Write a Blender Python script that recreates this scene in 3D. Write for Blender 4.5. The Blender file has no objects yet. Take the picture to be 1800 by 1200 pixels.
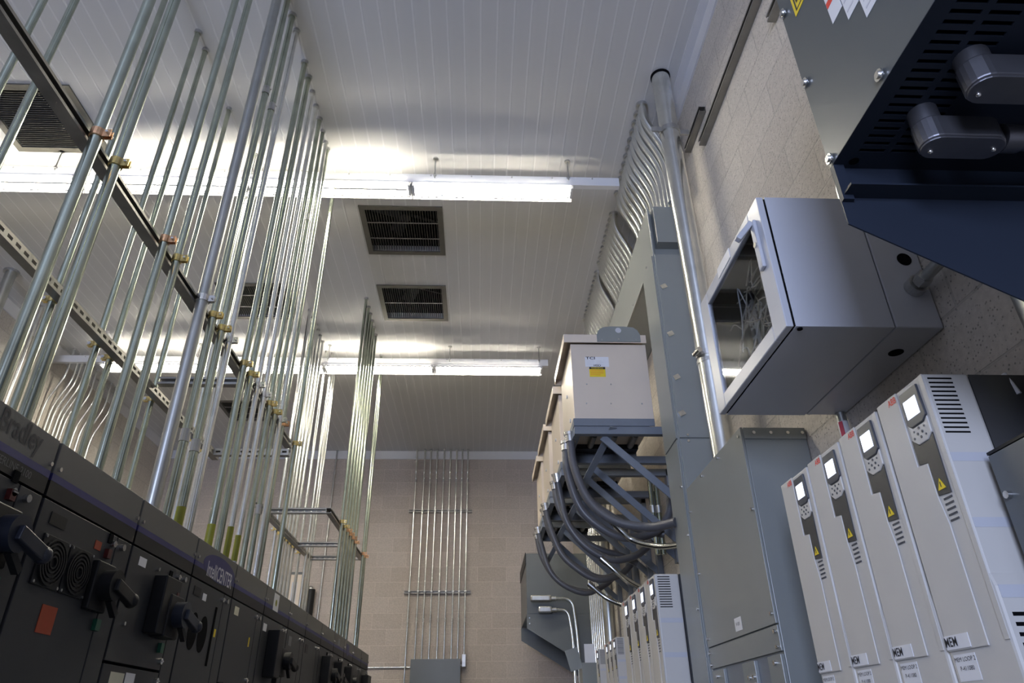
import bpy, math, random
from mathutils import Vector, Matrix
random.seed(7)
C = bpy.context.scene.collection
EYE = 1.62            # eye height above the floor; coordinates below are measured from eye level, then everything is lifted by EYE

# ------------------------------------------------------------------ camera, world, light, exposure
PITCH, YAW, ROLL, FPX = math.radians(29.4047), math.radians(2.7234), math.radians(-0.7604), 1215.36
def look():
    cy, sy, cp, sp = math.cos(YAW), math.sin(YAW), math.cos(PITCH), math.sin(PITCH)
    f = Vector((sy*cp, cy*cp, sp)); r = Vector((cy, -sy, 0)); u = r.cross(f)
    cr, sr = math.cos(ROLL), math.sin(ROLL)
    return cr*r + sr*u, -sr*r + cr*u, f
_r, _u, _f = look()
cam_data = bpy.data.cameras.new('camera'); cam = bpy.data.objects.new('camera', cam_data); C.objects.link(cam)
cam.matrix_world = Matrix(((_r.x, _u.x, -_f.x, 0), (_r.y, _u.y, -_f.y, 0), (_r.z, _u.z, -_f.z, EYE), (0, 0, 0, 1)))
cam_data.sensor_width = 36.0; cam_data.lens = FPX/1800*36; cam_data.clip_start = 0.02
bpy.context.scene.camera = cam

world = bpy.data.worlds.new('world'); bpy.context.scene.world = world; world.use_nodes = True
world.node_tree.nodes['Background'].inputs[0].default_value = (0.55, 0.66, 0.9, 1)
world.node_tree.nodes['Background'].inputs[1].default_value = 0.6

def area_light(name, loc, target, sx, sy, power, color):
    l = bpy.data.lights.new(name, 'AREA'); l.shape = 'RECTANGLE'; l.size = sx; l.size_y = sy; l.energy = power; l.color = color
    o = bpy.data.objects.new(name, l); C.objects.link(o); o.location = loc
    o.rotation_euler = (Vector(target)-Vector(loc)).to_track_quat('-Z', 'Y').to_euler(); return o
# daylight coming in through the open doorway behind the camera, left of the aisle
area_light('door_daylight', (-1.9, -4.45, 2.6), (0.2, 3, 2.6), 1.5, 2.2, 310, (0.60, 0.70, 1.0))
TUBE = 74            # strength of the fluorescent tubes
vs = bpy.context.scene.view_settings
vs.view_transform = 'Standard'; vs.look = 'None'; vs.exposure = 0.22; vs.gamma = 1.0; vs.use_curve_mapping = False
bpy.context.scene.display_settings.display_device = 'sRGB'

# ------------------------------------------------------------------ materials
def mat(name, col, rough=0.5, metal=0.0, spec=0.5, emit=None, strength=0, noise=0.0, nscale=20, bump=0.0, bscale=60, coat=0.0):
    m = bpy.data.materials.new(name); m.use_nodes = True; nt = m.node_tree; b = nt.nodes['Principled BSDF']
    b.inputs['Base Color'].default_value = (*col, 1); b.inputs['Roughness'].default_value = rough
    b.inputs['Metallic'].default_value = metal; b.inputs['Specular IOR Level'].default_value = spec
    b.inputs['Coat Weight'].default_value = coat
    if emit: b.inputs['Emission Color'].default_value = (*emit, 1); b.inputs['Emission Strength'].default_value = strength
    tc = nt.nodes.new('ShaderNodeTexCoord')
    if noise:
        n = nt.nodes.new('ShaderNodeTexNoise'); n.inputs['Scale'].default_value = nscale; n.inputs['Detail'].default_value = 5
        nt.links.new(tc.outputs['Object'], n.inputs['Vector'])
        r = nt.nodes.new('ShaderNodeMapRange'); r.inputs['From Min'].default_value = 0.3; r.inputs['From Max'].default_value = 0.7
        r.inputs['To Min'].default_value = 1-noise; r.inputs['To Max'].default_value = 1+noise
        nt.links.new(n.outputs['Fac'], r.inputs['Value'])
        mx = nt.nodes.new('ShaderNodeVectorMath'); mx.operation = 'SCALE'; mx.inputs[0].default_value = col
        nt.links.new(r.outputs['Result'], mx.inputs['Scale']); nt.links.new(mx.outputs['Vector'], b.inputs['Base Color'])
    if bump:
        n = nt.nodes.new('ShaderNodeTexNoise'); n.inputs['Scale'].default_value = bscale; n.inputs['Detail'].default_value = 3
        nt.links.new(tc.outputs['Object'], n.inputs['Vector'])
        bp = nt.nodes.new('ShaderNodeBump'); bp.inputs['Strength'].default_value = bump; bp.inputs['Distance'].default_value = 0.002
        nt.links.new(n.outputs['Fac'], bp.inputs['Height']); nt.links.new(bp.outputs['Normal'], b.inputs['Normal'])
    return m

def block_material(name, axis, base, dark, pits):
    """grey split-face masonry in running bond; axis = the wall's horizontal axis"""
    m = bpy.data.materials.new(name); m.use_nodes = True; nt = m.node_tree; N = nt.nodes.new; L = nt.links.new
    b = nt.nodes['Principled BSDF']; b.inputs['Roughness'].default_value = 0.9; b.inputs['Specular IOR Level'].default_value = 0.2
    tc = N('ShaderNodeTexCoord'); sp = N('ShaderNodeSeparateXYZ'); L(tc.outputs['Object'], sp.inputs[0])
    cb = N('ShaderNodeCombineXYZ'); L(sp.outputs['X' if axis == 'x' else 'Y'], cb.inputs[0]); L(sp.outputs['Z'], cb.inputs[1])
    br = N('ShaderNodeTexBrick'); L(cb.outputs[0], br.inputs['Vector'])
    br.inputs['Scale'].default_value = 1.0; br.inputs['Brick Width'].default_value = 0.406; br.inputs['Row Height'].default_value = 0.203
    br.inputs['Mortar Size'].default_value = 0.005; br.inputs['Mortar Smooth'].default_value = 0.3
    br.inputs['Color1'].default_value = (*base, 1); br.inputs['Color2'].default_value = (*dark, 1)
    k_ = 0.80 if axis == 'y' else 1.12; br.inputs['Mortar'].default_value = (base[0]*k_, base[1]*k_, base[2]*k_, 1); br.offset = 0.5; br.inputs['Bias'].default_value = -0.1
    n = N('ShaderNodeTexNoise'); n.inputs['Scale'].default_value = 55; n.inputs['Detail'].default_value = 6; L(tc.outputs['Object'], n.inputs['Vector'])
    r = N('ShaderNodeMapRange'); r.inputs['From Min'].default_value = 0.3; r.inputs['From Max'].default_value = 0.7
    r.inputs['To Min'].default_value = 0.90; r.inputs['To Max'].default_value = 1.08; L(n.outputs['Fac'], r.inputs['Value'])
    mu = N('ShaderNodeVectorMath'); mu.operation = 'SCALE'; L(br.outputs['Color'], mu.inputs[0]); L(r.outputs['Result'], mu.inputs['Scale'])
    v = N('ShaderNodeTexVoronoi'); v.inputs['Scale'].default_value = 75; L(tc.outputs['Object'], v.inputs['Vector'])
    pr = N('ShaderNodeMapRange'); pr.inputs['From Min'].default_value = 0.08; pr.inputs['From Max'].default_value = 0.28
    pr.inputs['To Min'].default_value = 1-pits; pr.inputs['To Max'].default_value = 1.0; L(v.outputs['Distance'], pr.inputs['Value'])
    mu2 = N('ShaderNodeVectorMath'); mu2.operation = 'SCALE'; L(mu.outputs['Vector'], mu2.inputs[0]); L(pr.outputs['Result'], mu2.inputs['Scale'])
    L(mu2.outputs['Vector'], b.inputs['Base Color'])
    h1 = N('ShaderNodeMath'); h1.operation = 'MULTIPLY'; L(br.outputs['Fac'], h1.inputs[0]); h1.inputs[1].default_value = -0.8
    h2 = N('ShaderNodeMath'); h2.operation = 'ADD'; L(h1.outputs[0], h2.inputs[0]); L(pr.outputs['Result'], h2.inputs[1])
    h3 = N('ShaderNodeMath'); h3.operation = 'ADD'; L(h2.outputs[0], h3.inputs[0]); L(n.outputs['Fac'], h3.inputs[1])
    bp = N('ShaderNodeBump'); bp.inputs['Strength'].default_value = 0.55; bp.inputs['Distance'].default_value = 0.006
    L(h3.outputs[0], bp.inputs['Height']); L(bp.outputs['Normal'], b.inputs['Normal'])
    return m

def ribbed_ceiling():
    m = bpy.data.materials.new('ribbed_white_steel'); m.use_nodes = True; nt = m.node_tree; N = nt.nodes.new; L = nt.links.new
    b = nt.nodes['Principled BSDF']; b.inputs['Roughness'].default_value = 0.40; b.inputs['Specular IOR Level'].default_value = 0.5
    tc = N('ShaderNodeTexCoord'); sp = N('ShaderNodeSeparateXYZ'); L(tc.outputs['Object'], sp.inputs[0])
    d = N('ShaderNodeMath'); d.operation = 'DIVIDE'; L(sp.outputs['X'], d.inputs[0]); d.inputs[1].default_value = 0.1016
    fr = N('ShaderNodeMath'); fr.operation = 'FRACT'; L(d.outputs[0], fr.inputs[0])
    rp = N('ShaderNodeValToRGB'); L(fr.outputs[0], rp.inputs[0]); e = rp.color_ramp.elements
    e[0].position = 0.0; e[0].color = (0.5,)*3+(1,); e[1].position = 1.0; e[1].color = (0.5,)*3+(1,)
    for p, v in ((0.04, 0.5), (0.09, 1), (0.14, 1), (0.20, 0.5), (0.55, 0.46)):
        k = e.new(p); k.color = (v, v, v, 1)
    bp = N('ShaderNodeBump'); bp.inputs['Strength'].default_value = 0.5; bp.inputs['Distance'].default_value = 0.005
    L(rp.outputs['Color'], bp.inputs['Height']); L(bp.outputs['Normal'], b.inputs['Normal'])
    r2 = N('ShaderNodeMapRange'); r2.inputs['From Min'].default_value = 0.4; r2.inputs['From Max'].default_value = 1.0
    r2.inputs['To Min'].default_value = 0.57; r2.inputs['To Max'].default_value = 0.68; L(rp.outputs['Color'], r2.inputs['Value'])
    cx = N('ShaderNodeCombineXYZ')
    for i in range(3): L(r2.outputs['Result'], cx.inputs[i])
    L(cx.outputs[0], b.inputs['Base Color'])
    return m

M = dict(
    ceiling=ribbed_ceiling(),
    wall_y=block_material('block_wall_side', 'y', (0.56, 0.52, 0.47), (0.49, 0.45, 0.405), 0.5),
    wall_x=block_material('block_wall_end', 'x', (0.49, 0.435, 0.395), (0.44, 0.385, 0.345), 0.12),
    floor=mat('sealed_concrete', (0.16, 0.16, 0.155), 0.5, noise=0.2, nscale=3),
    trim=mat('white_trim', (0.66, 0.66, 0.68), 0.4),
    white=mat('white_enamel', (0.72, 0.72, 0.74), 0.35),
    galv=mat('galvanised_conduit', (0.47, 0.51, 0.42), 0.21, 1.0, noise=0.16, nscale=9, bump=0.05, bscale=120),
    galv2=mat('bright_conduit', (0.80, 0.81, 0.78), 0.22, 1.0, noise=0.1, nscale=12),
    galv3=mat('dull_rigid_conduit', (0.50, 0.51, 0.49), 0.36, 1.0, noise=0.1, nscale=8),
    zinc=mat('zinc_steel', (0.55, 0.55, 0.54), 0.38, 1.0, noise=0.12, nscale=15),
    strut=mat('weathered_strut_steel', (0.30, 0.29, 0.27), 0.45, 0.9, noise=0.15, nscale=12),
    strutp=mat('slotted_strut_steel', (0.30, 0.29, 0.265), 0.42, 0.9, noise=0.12, nscale=12),
    brass=mat('yellow_zinc_clamp', (0.66, 0.52, 0.22), 0.32, 1.0, noise=0.25, nscale=60),
    copperz=mat('reddish_zinc_clamp', (0.70, 0.42, 0.24), 0.32, 1.0, noise=0.25, nscale=60),
    bolt=mat('bolt_steel', (0.75, 0.74, 0.72), 0.25, 1.0, noise=0.05),
    grey=mat('grey_enclosure_paint', (0.225, 0.24, 0.235), 0.30, 0.0, 0.5, noise=0.03, nscale=4, bump=0.02, bscale=300),
    cast=mat('dark_cast_fitting', (0.20, 0.20, 0.22), 0.38, 0.85, noise=0.06, nscale=20),
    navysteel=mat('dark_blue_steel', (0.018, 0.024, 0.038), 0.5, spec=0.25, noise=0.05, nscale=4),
    grey3=mat('mid_grey_enclosure_paint', (0.085, 0.095, 0.097), 0.34, noise=0.03, nscale=4),
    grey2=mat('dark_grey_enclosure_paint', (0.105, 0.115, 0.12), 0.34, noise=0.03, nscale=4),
    mcc=mat('switchgear_grey_paint', (0.034, 0.035, 0.038), 0.42, spec=0.3, noise=0.04, nscale=5),
    mcch=mat('switchgear_header_grey', (0.125, 0.123, 0.114), 0.45, spec=0.3, noise=0.03, nscale=5),
    black=mat('black_plastic', (0.010, 0.010, 0.011), 0.45, spec=0.3, noise=0.1),
    gap=mat('dark_gap', (0.005, 0.005, 0.006), 0.9, spec=0.05, noise=0.05),
    navy=mat('navy_stripe', (0.022, 0.022, 0.12), 0.45, noise=0.05),
    handle=mat('blue_grey_handle', (0.014, 0.017, 0.028), 0.35, noise=0.05),
    red=mat('red_plastic', (0.07, 0.008, 0.007), 0.4, noise=0.05),
    green=mat('green_plastic', (0.008, 0.08, 0.045), 0.4, noise=0.05),
    orange=mat('orange_sticker', (0.30, 0.04, 0.01), 0.5, noise=0.05),
    yellow=mat('yellow_label', (0.80, 0.60, 0.02), 0.5, noise=0.03),
    tape=mat('yellow_tape', (0.26, 0.26, 0.02), 0.5, noise=0.06),
    paper=mat('white_label', (0.74, 0.74, 0.76), 0.5, noise=0.02),
    cream=mat('cream_label', (0.62, 0.60, 0.46), 0.5, noise=0.04),
    ink=mat('black_ink', (0.02, 0.02, 0.025), 0.6, noise=0.03),
    redink=mat('red_ink', (0.80, 0.06, 0.035), 0.5, noise=0.03),
    dimink=mat('dim_grey_ink', (0.10, 0.10, 0.11), 0.5, noise=0.03),
    wink=mat('silver_ink', (0.62, 0.62, 0.66), 0.4, noise=0.03),
    drive=mat('off_white_drive_plastic', (0.56, 0.54, 0.505), 0.42, noise=0.02, nscale=6),
    drived=mat('charcoal_drive_plastic', (0.045, 0.045, 0.047), 0.4, noise=0.05),
    keypad=mat('keypad_frame', (0.06, 0.065, 0.08), 0.35, noise=0.05),
    screen=mat('lit_screen', (0.6, 0.65, 0.8), 0.3, emit=(0.80, 0.85, 1.0), strength=1.15),
    beige=mat('beige_enclosure_paint', (0.66, 0.57, 0.47), 0.38, noise=0.02, nscale=5),
    rubber=mat('charcoal_cable_jacket', (0.085, 0.085, 0.093), 0.38, noise=0.06, nscale=30),
    cab=mat('light_grey_cabinet_paint', (0.50, 0.51, 0.55), 0.36, noise=0.02, nscale=5, bump=0.02, bscale=250),
    glass=None,
    tube=mat('lit_tube', (1, 1, 1), 0.3, emit=(1.0, 0.93, 0.77), strength=TUBE),
    alum=mat('aluminium_grille', (0.13, 0.125, 0.11), 0.45, 0.5, noise=0.06),
    fan=mat('fan_blade', (0.07, 0.07, 0.08), 0.4, 0.5, noise=0.06),
    bag=mat('wire_bundle', (0.35, 0.33, 0.28), 0.5, noise=0.5, nscale=25),
    tagp=mat('pink_tag', (0.60, 0.08, 0.12), 0.5, noise=0.05),
    bracket=mat('blue_grey_bracket_paint', (0.17, 0.19, 0.22), 0.4, noise=0.04),
)
g = bpy.data.materials.new('cabinet_window_glass'); g.use_nodes = True
_b = g.node_tree.nodes['Principled BSDF']; _b.inputs['Base Color'].default_value = (0.86, 0.9, 0.95, 1); _b.inputs['Roughness'].default_value = 0.03
_b.inputs['Transmission Weight'].default_value = 1.0; _b.inputs['IOR'].default_value = 1.45
M['glass'] = g

# ------------------------------------------------------------------ mesh helpers
ORI = {}               # absolute origin of every thing (and of its parts)
ROOTS = []
def new_obj(name, data):
    o = bpy.data.objects.new(name, data); C.objects.link(o); return o
def tag(o, label, cat, group=None, kind=None):
    if label: o['label'] = label
    if cat: o['category'] = cat
    if group: o['group'] = group
    if kind: o['kind'] = kind
    return o
def thing(name, label, cat, loc, group=None):
    o = new_obj(name, None); o.location = loc; o.empty_display_size = 0.05
    ORI[o.name] = Vector(loc); ROOTS.append(o); return tag(o, label, cat, group)

class MB:
    def __init__(s): s.v = []; s.f = []; s.sm = []
    def add(s, vs, fs, smooth=False):
        n = len(s.v); s.v += [tuple(v) for v in vs]
        for f in fs: s.f.append([i+n for i in f]); s.sm.append(smooth)
        return s
    def boxm(s, c, ax, h):
        c = Vector(c); a = [Vector(k) for k in ax]
        vs = [c + a[0]*h[0]*i + a[1]*h[1]*j + a[2]*h[2]*k for i in (-1, 1) for j in (-1, 1) for k in (-1, 1)]
        fs = [(0, 1, 3, 2), (4, 6, 7, 5), (0, 4, 5, 1), (2, 3, 7, 6), (0, 2, 6, 4), (1, 5, 7, 3)]
        if a[0].cross(a[1]).dot(a[2]) < 0: fs = [f[::-1] for f in fs]
        return s.add(vs, fs)
    def box(s, x0, x1, y0, y1, z0, z1):
        return s.boxm(((x0+x1)/2, (y0+y1)/2, (z0+z1)/2), ((1, 0, 0), (0, 1, 0), (0, 0, 1)), ((x1-x0)/2, (y1-y0)/2, (z1-z0)/2))
    def tube(s, pts, r, n=14, caps=True, r1=None):
        pts = [Vector(p) for p in pts]; k = len(pts); rings = []
        t0 = (pts[1]-pts[0]).normalized(); up = Vector((0, 0, 1)) if abs(t0.z) < 0.9 else Vector((1, 0, 0))
        u = t0.cross(up).normalized()
        base = len(s.v)
        for i in range(k):
            t = (pts[min(i+1, k-1)]-pts[max(i-1, 0)]).normalized()
            u = (u - t*u.dot(t)).normalized(); w = t.cross(u)
            rr = r if r1 is None else r+(r1-r)*i/(k-1)
            rings.append([pts[i]+(u*math.cos(2*math.pi*j/n)+w*math.sin(2*math.pi*j/n))*rr for j in range(n)])
        vs = [p for R in rings for p in R]
        fs = [(i*n+j, i*n+(j+1) % n, (i+1)*n+(j+1) % n, (i+1)*n+j) for i in range(k-1) for j in range(n)]
        s.add(vs, fs, True)
        if caps:
            s.add(rings[0], [tuple(range(n-1, -1, -1))]); s.add(rings[-1], [tuple(range(n))])
        return s
    def cyl(s, a, b, r, n=14): return s.tube([a, b], r, n)
    def ring(s, c, axis, r0, r1, h, n=20):
        c = Vector(c); t = Vector(axis).normalized(); up = Vector((0, 0, 1)) if abs(t.z) < 0.9 else Vector((1, 0, 0))
        u = t.cross(up).normalized(); w = t.cross(u); vs = []
        for hh in (-h/2, h/2):
            for rr in (r0, r1):
                vs += [c+t*hh+(u*math.cos(2*math.pi*j/n)+w*math.sin(2*math.pi*j/n))*rr for j in range(n)]
        fs = []
        for j in range(n):
            k = (j+1) % n
            fs += [(j, n+j, n+k, k), (2*n+j, 2*n+k, 3*n+k, 3*n+j), (n+j, 3*n+j, 3*n+k, n+k), (j, k, 2*n+k, 2*n+j)]
        return s.add(vs, fs)
    def prism(s, poly, axis, a, b):
        """poly: 2-D outline; axis 'x': (y,z), 'y': (x,z), 'z': (x,y)"""
        def P(p, t): return {'x': (t, p[0], p[1]), 'y': (p[0], t, p[1]), 'z': (p[0], p[1], t)}[axis]
        n = len(poly); vs = [P(p, a) for p in poly]+[P(p, b) for p in poly]
        fs = [tuple(range(n)), tuple(range(2*n-1, n-1, -1))]+[(i, n+i, n+(i+1) % n, (i+1) % n) for i in range(n)]
        return s.add(vs, fs)
    def sphere(s, c, r, n=10, sc=(1, 1, 1)):
        c = Vector(c); vs = []; fs = []; m = n//2+1
        for i in range(m+1):
            a = math.pi*i/m
            for j in range(n):
                b = 2*math.pi*j/n; vs.append(c+Vector((math.sin(a)*math.cos(b)*sc[0], math.sin(a)*math.sin(b)*sc[1], math.cos(a)*sc[2]))*r)
        for i in range(m):
            for j in range(n): fs.append((i*n+j, (i+1)*n+j, (i+1)*n+(j+1) % n, i*n+(j+1) % n))
        return s.add(vs, fs, True)
    def build(s, name, m, parent=None, bev=0, label=None):
        me = bpy.data.meshes.new(name)
        if parent is None:
            xs = [v[0] for v in s.v]; ys = [v[1] for v in s.v]; zs = [v[2] for v in s.v]
            og = Vector(((min(xs)+max(xs))/2, (min(ys)+max(ys))/2, min(zs)))
        else: og = ORI[parent.name]
        me.from_pydata([tuple(Vector(v)-og) for v in s.v], [], s.f)
        me.polygons.foreach_set('use_smooth', s.sm); me.materials.append(M[m] if isinstance(m, str) else m); me.update()
        import bmesh
        bm = bmesh.new(); bm.from_mesh(me); bmesh.ops.recalc_face_normals(bm, faces=bm.faces); bm.to_mesh(me); bm.free()
        o = new_obj(name, me); ORI[o.name] = og
        if parent is None: o.location = og; ROOTS.append(o)
        else: o.parent = parent
        if bev:
            b = o.modifiers.new('bevel', 'BEVEL'); b.width = bev; b.segments = 2; b.limit_method = 'ANGLE'; b.harden_normals = False
        if label: o['label'] = label
        return o

def bx(name, m, parent, x0, x1, y0, y1, z0, z1, bev=0, label=None):
    return MB().box(x0, x1, y0, y1, z0, z1).build(name, m, parent, bev, label)
def struct(name, mb, m):
    o = mb.build(name, m); o['kind'] = 'structure'; return o
_font_cache = {}
def text(s, size, m, parent, pos, right, up, align='CENTER', name='lettering', depth=0.0006, bold=0.0, sx=1.0):
    key = (s, align, bold)
    if key not in _font_cache:
        cu = bpy.data.curves.new('lettering', 'FONT'); cu.body = s; cu.size = 1; cu.align_x = align; cu.align_y = 'CENTER'; cu.offset = bold
        cu.resolution_u = 3
        t = bpy.data.objects.new('lettering', cu); C.objects.link(t)
        dg = bpy.context.evaluated_depsgraph_get(); dg.update()
        me = bpy.data.meshes.new_from_object(t.evaluated_get(dg)); bpy.data.objects.remove(t); bpy.data.curves.remove(cu)
        _font_cache[key] = ([tuple(v.co) for v in me.vertices], [tuple(p.vertices) for p in me.polygons]); bpy.data.meshes.remove(me)
    vs, fs = _font_cache[key]; pos = Vector(pos); R = Vector(right); U = Vector(up); Nn = R.cross(U)
    mb = MB(); mb.add([pos+R*v[0]*size*sx+U*v[1]*size+Nn*depth for v in vs], fs)
    return mb.build(name, m, parent)
def fillet(pts, rad, n=6):
    pts = [Vector(p) for p in pts]; out = [pts[0]]
    for i in range(1, len(pts)-1):
        a, b, c = pts[i-1], pts[i], pts[i+1]; d1 = (a-b); d2 = (c-b)
        t = min(rad, d1.length*0.48, d2.length*0.48); p0 = b+d1.normalized()*t; p1 = b+d2.normalized()*t
        for k in range(n+1):
            q = k/n; out.append(p0*(1-q)**2+b*2*q*(1-q)+p1*q*q)
    out.append(pts[-1]); return out
def spline(pts, n=7):
    P = [Vector(p) for p in pts]; P = [P[0]*2-P[1]]+P+[P[-1]*2-P[-2]]; out = []
    for i in range(1, len(P)-2):
        for k in range(n):
            t = k/n; a, b, c, d = P[i-1:i+3]
            out.append(0.5*((2*b)+(c-a)*t+(2*a-5*b+4*c-d)*t*t+(3*b-a-3*c+d)*t**3))
    out.append(P[-2]); return out
def dup(root, loc, label=None, group=None, scale=1.0):
    r = root.copy(); C.objects.link(r); r.location = loc; r.scale = (scale,)*3; ROOTS.append(r)
    if label: r['label'] = label
    if group: r['group'] = group
    for ch in list(root.children):
        c = ch.copy(); C.objects.link(c); c.parent = r
        for gch in list(ch.children):
            d = gch.copy(); C.objects.link(d); d.parent = c
    return r
ORDN = ['first', 'second', 'third', 'fourth', 'fifth', 'sixth', 'seventh', 'eighth', 'ninth', 'tenth', 'eleventh', 'twelfth', 'thirteenth',
        'fourteenth', 'fifteenth', 'sixteenth', 'seventeenth', 'eighteenth', 'nineteenth', 'twentieth']
X3 = ((1, 0, 0), (0, 1, 0), (0, 0, 1))

def strut_mesh(mb, a, b, open_dir, w=0.041, slots=False):
    """a U-shaped strut channel from a to b, its open side towards open_dir; slots cut through its back"""
    a = Vector(a); b = Vector(b); t = (b-a); L = t.length; t.normalize(); d = Vector(open_dir); sd = t.cross(d); c = (a+b)/2; k = 0.003
    for sg in (-1, 1):
        mb.boxm(c+sd*sg*(w/2-k/2), (t, d, sd), (L/2, w/2, k/2))
        mb.boxm(c+sd*sg*(w/2-0.006)+d*(w/2-k/2), (t, d, sd), (L/2, k/2, 0.0045))
    bc = c-d*(w/2-k/2)
    if not slots: mb.boxm(bc, (t, d, sd), (L/2, k/2, w/2-k))
    else:
        for sg in (-1, 1): mb.boxm(bc+sd*sg*(w/4+0.0022), (t, d, sd), (L/2, k/2, w/4-0.0052))
        n = max(1, int(L/0.0508))
        for i in range(n+1):
            q = a+t*min(L-0.006, max(0.006, i*L/n)); mb.boxm(q-d*(w/2-k/2), (t, d, sd), (0.011 if 0 < i < n else 0.006, k/2, 0.0078))
    return mb
def clamp(parent, x, y, z, r, m, ear=(1, 0)):
    mb = MB().ring((x, y, z), (0, 0, 1), r+0.0003, r+0.0035, 0.028, 16)
    e = Vector((ear[0], ear[1], 0)); sd = Vector((-e.y, e.x, 0)); c = Vector((x, y, z))
    for sg in (-1, 1): mb.boxm(c+e*(r+0.013)+sd*sg*0.006, (e, sd, (0, 0, 1)), (0.0115, 0.0018, 0.014))
    o = mb.build('clamp', m, parent)
    c2 = c+e*(r+0.016)
    MB().cyl(c2-sd*0.016, c2+sd*0.016, 0.0045, 8).cyl(c2+sd*0.009, c2+sd*0.014, 0.009, 6).build('bolt', 'bolt', o)
    return o
def conduit(pts, r, m, label, group, ceil=False, coup=(), tape=None, name='conduit', n=14, rad=0.12):
    pts = [Vector(p) for p in pts]; lo = min(pts, key=lambda p: p.z)
    t = thing(name, label, 'conduit', tuple(lo), group)
    MB().tube(fillet(pts, rad), r, n).build('pipe', m, t)
    for z in coup:
        for p, q in zip(pts, pts[1:]):
            if min(p.z, q.z) < z < max(p.z, q.z):
                c = p+(q-p)*((z-p.z)/(q.z-p.z)); dv = (q-p).normalized()
                mb = MB().ring(c, dv, r+0.0003, r*1.22, 0.05, 14); mb.cyl(c+Vector((r*1.2, 0, 0.012)), c+Vector((r*1.2+0.006, 0, 0.012)), 0.004, 8)
                mb.build('coupling', 'zinc', t); break
    if ceil:
        p = max(pts, key=lambda p: p.z)
        MB().ring(p-Vector((0, 0, 0.012)), (0, 0, 1), r+0.0003, r*1.45, 0.022, 16).build('locknut', 'zinc', t)
    if tape:
        z0, z1 = tape; p = pts[0]
        MB().tube([(p.x, p.y, z0), (p.x, p.y, z1)], r+0.0007, n, False).build('marker_tape', 'tape', t, label='yellow marker tape')
    return t

# ------------------------------------------------------------------ the room
H, XR, XL, YB, YF = 3.75, 1.317, -4.66, 10.1, -4.5      # XR: the face that wall-hung things stop at, just off the right wall
FL = -EYE
vents = [(-1.02, -0.36, 4.42, 5.05), (-1.02, -0.38, 5.57, 6.20), (-3.40, -2.76, 3.27, 3.86), (-3.42, -2.78, 8.27, 8.90), (-2.55, -1.91, 5.57, 6.2)]
xs = sorted({XL-0.1, XR+0.1, *[v[0] for v in vents], *[v[1] for v in vents]}); ys = sorted({YF-0.1, YB+0.1, *[v[2] for v in vents], *[v[3] for v in vents]})
cm = MB()
for i in range(len(xs)-1):
    run = None
    for j in range(len(ys)-1):
        cx, cy = (xs[i]+xs[i+1])/2, (ys[j]+ys[j+1])/2
        hole = any(v[0] < cx < v[1] and v[2] < cy < v[3] for v in vents)
        if hole:
            if run is not None: cm.box(xs[i], xs[i+1], run, ys[j], H, H+0.08); run = None
        elif run is None: run = ys[j]
    if run is not None: cm.box(xs[i], xs[i+1], run, ys[-1], H, H+0.08)
struct('ceiling', cm, 'ceiling')
struct('wall_right', MB().box(XR+0.003, XR+0.103, YF, YB, FL, H), 'wall_y')
struct('wall_left', MB().box(XL-0.1, XL, YF, YB, FL, H), 'wall_y')
struct('wall_back', MB().box(XL-0.1, XR+0.1, YB, YB+0.1, FL, H), 'wall_x')
struct('floor', MB().box(XL-0.1, XR+0.1, YF-1.5, YB+0.1, FL-0.1, FL), 'floor')
# the wall behind the camera with the open roll-up doorway
fw = MB().box(XL-0.1, -2.8, YF-0.1, YF, FL, H).box(-1.0, XR+0.1, YF-0.1, YF, FL, H).box(-2.8, -1.0, YF-0.1, YF, 2.2, H)
struct('wall_front', fw, 'wall_x')
# white trim where walls meet the ceiling
struct('trim_right', MB().box(XR-0.009, XR+0.003, YF, YB, 3.625, H).box(XR-0.06, XR-0.009, YF, YB, H-0.01, H), 'trim')
struct('trim_left', MB().box(XL, XL+0.012, YF, YB, 3.625, H), 'trim')
struct('trim_back', MB().box(XL, XR, YB-0.012, YB, 3.62, H).box(XL, XR, YB-0.02, YB-0.012, 3.62, 3.635), 'trim')

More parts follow.
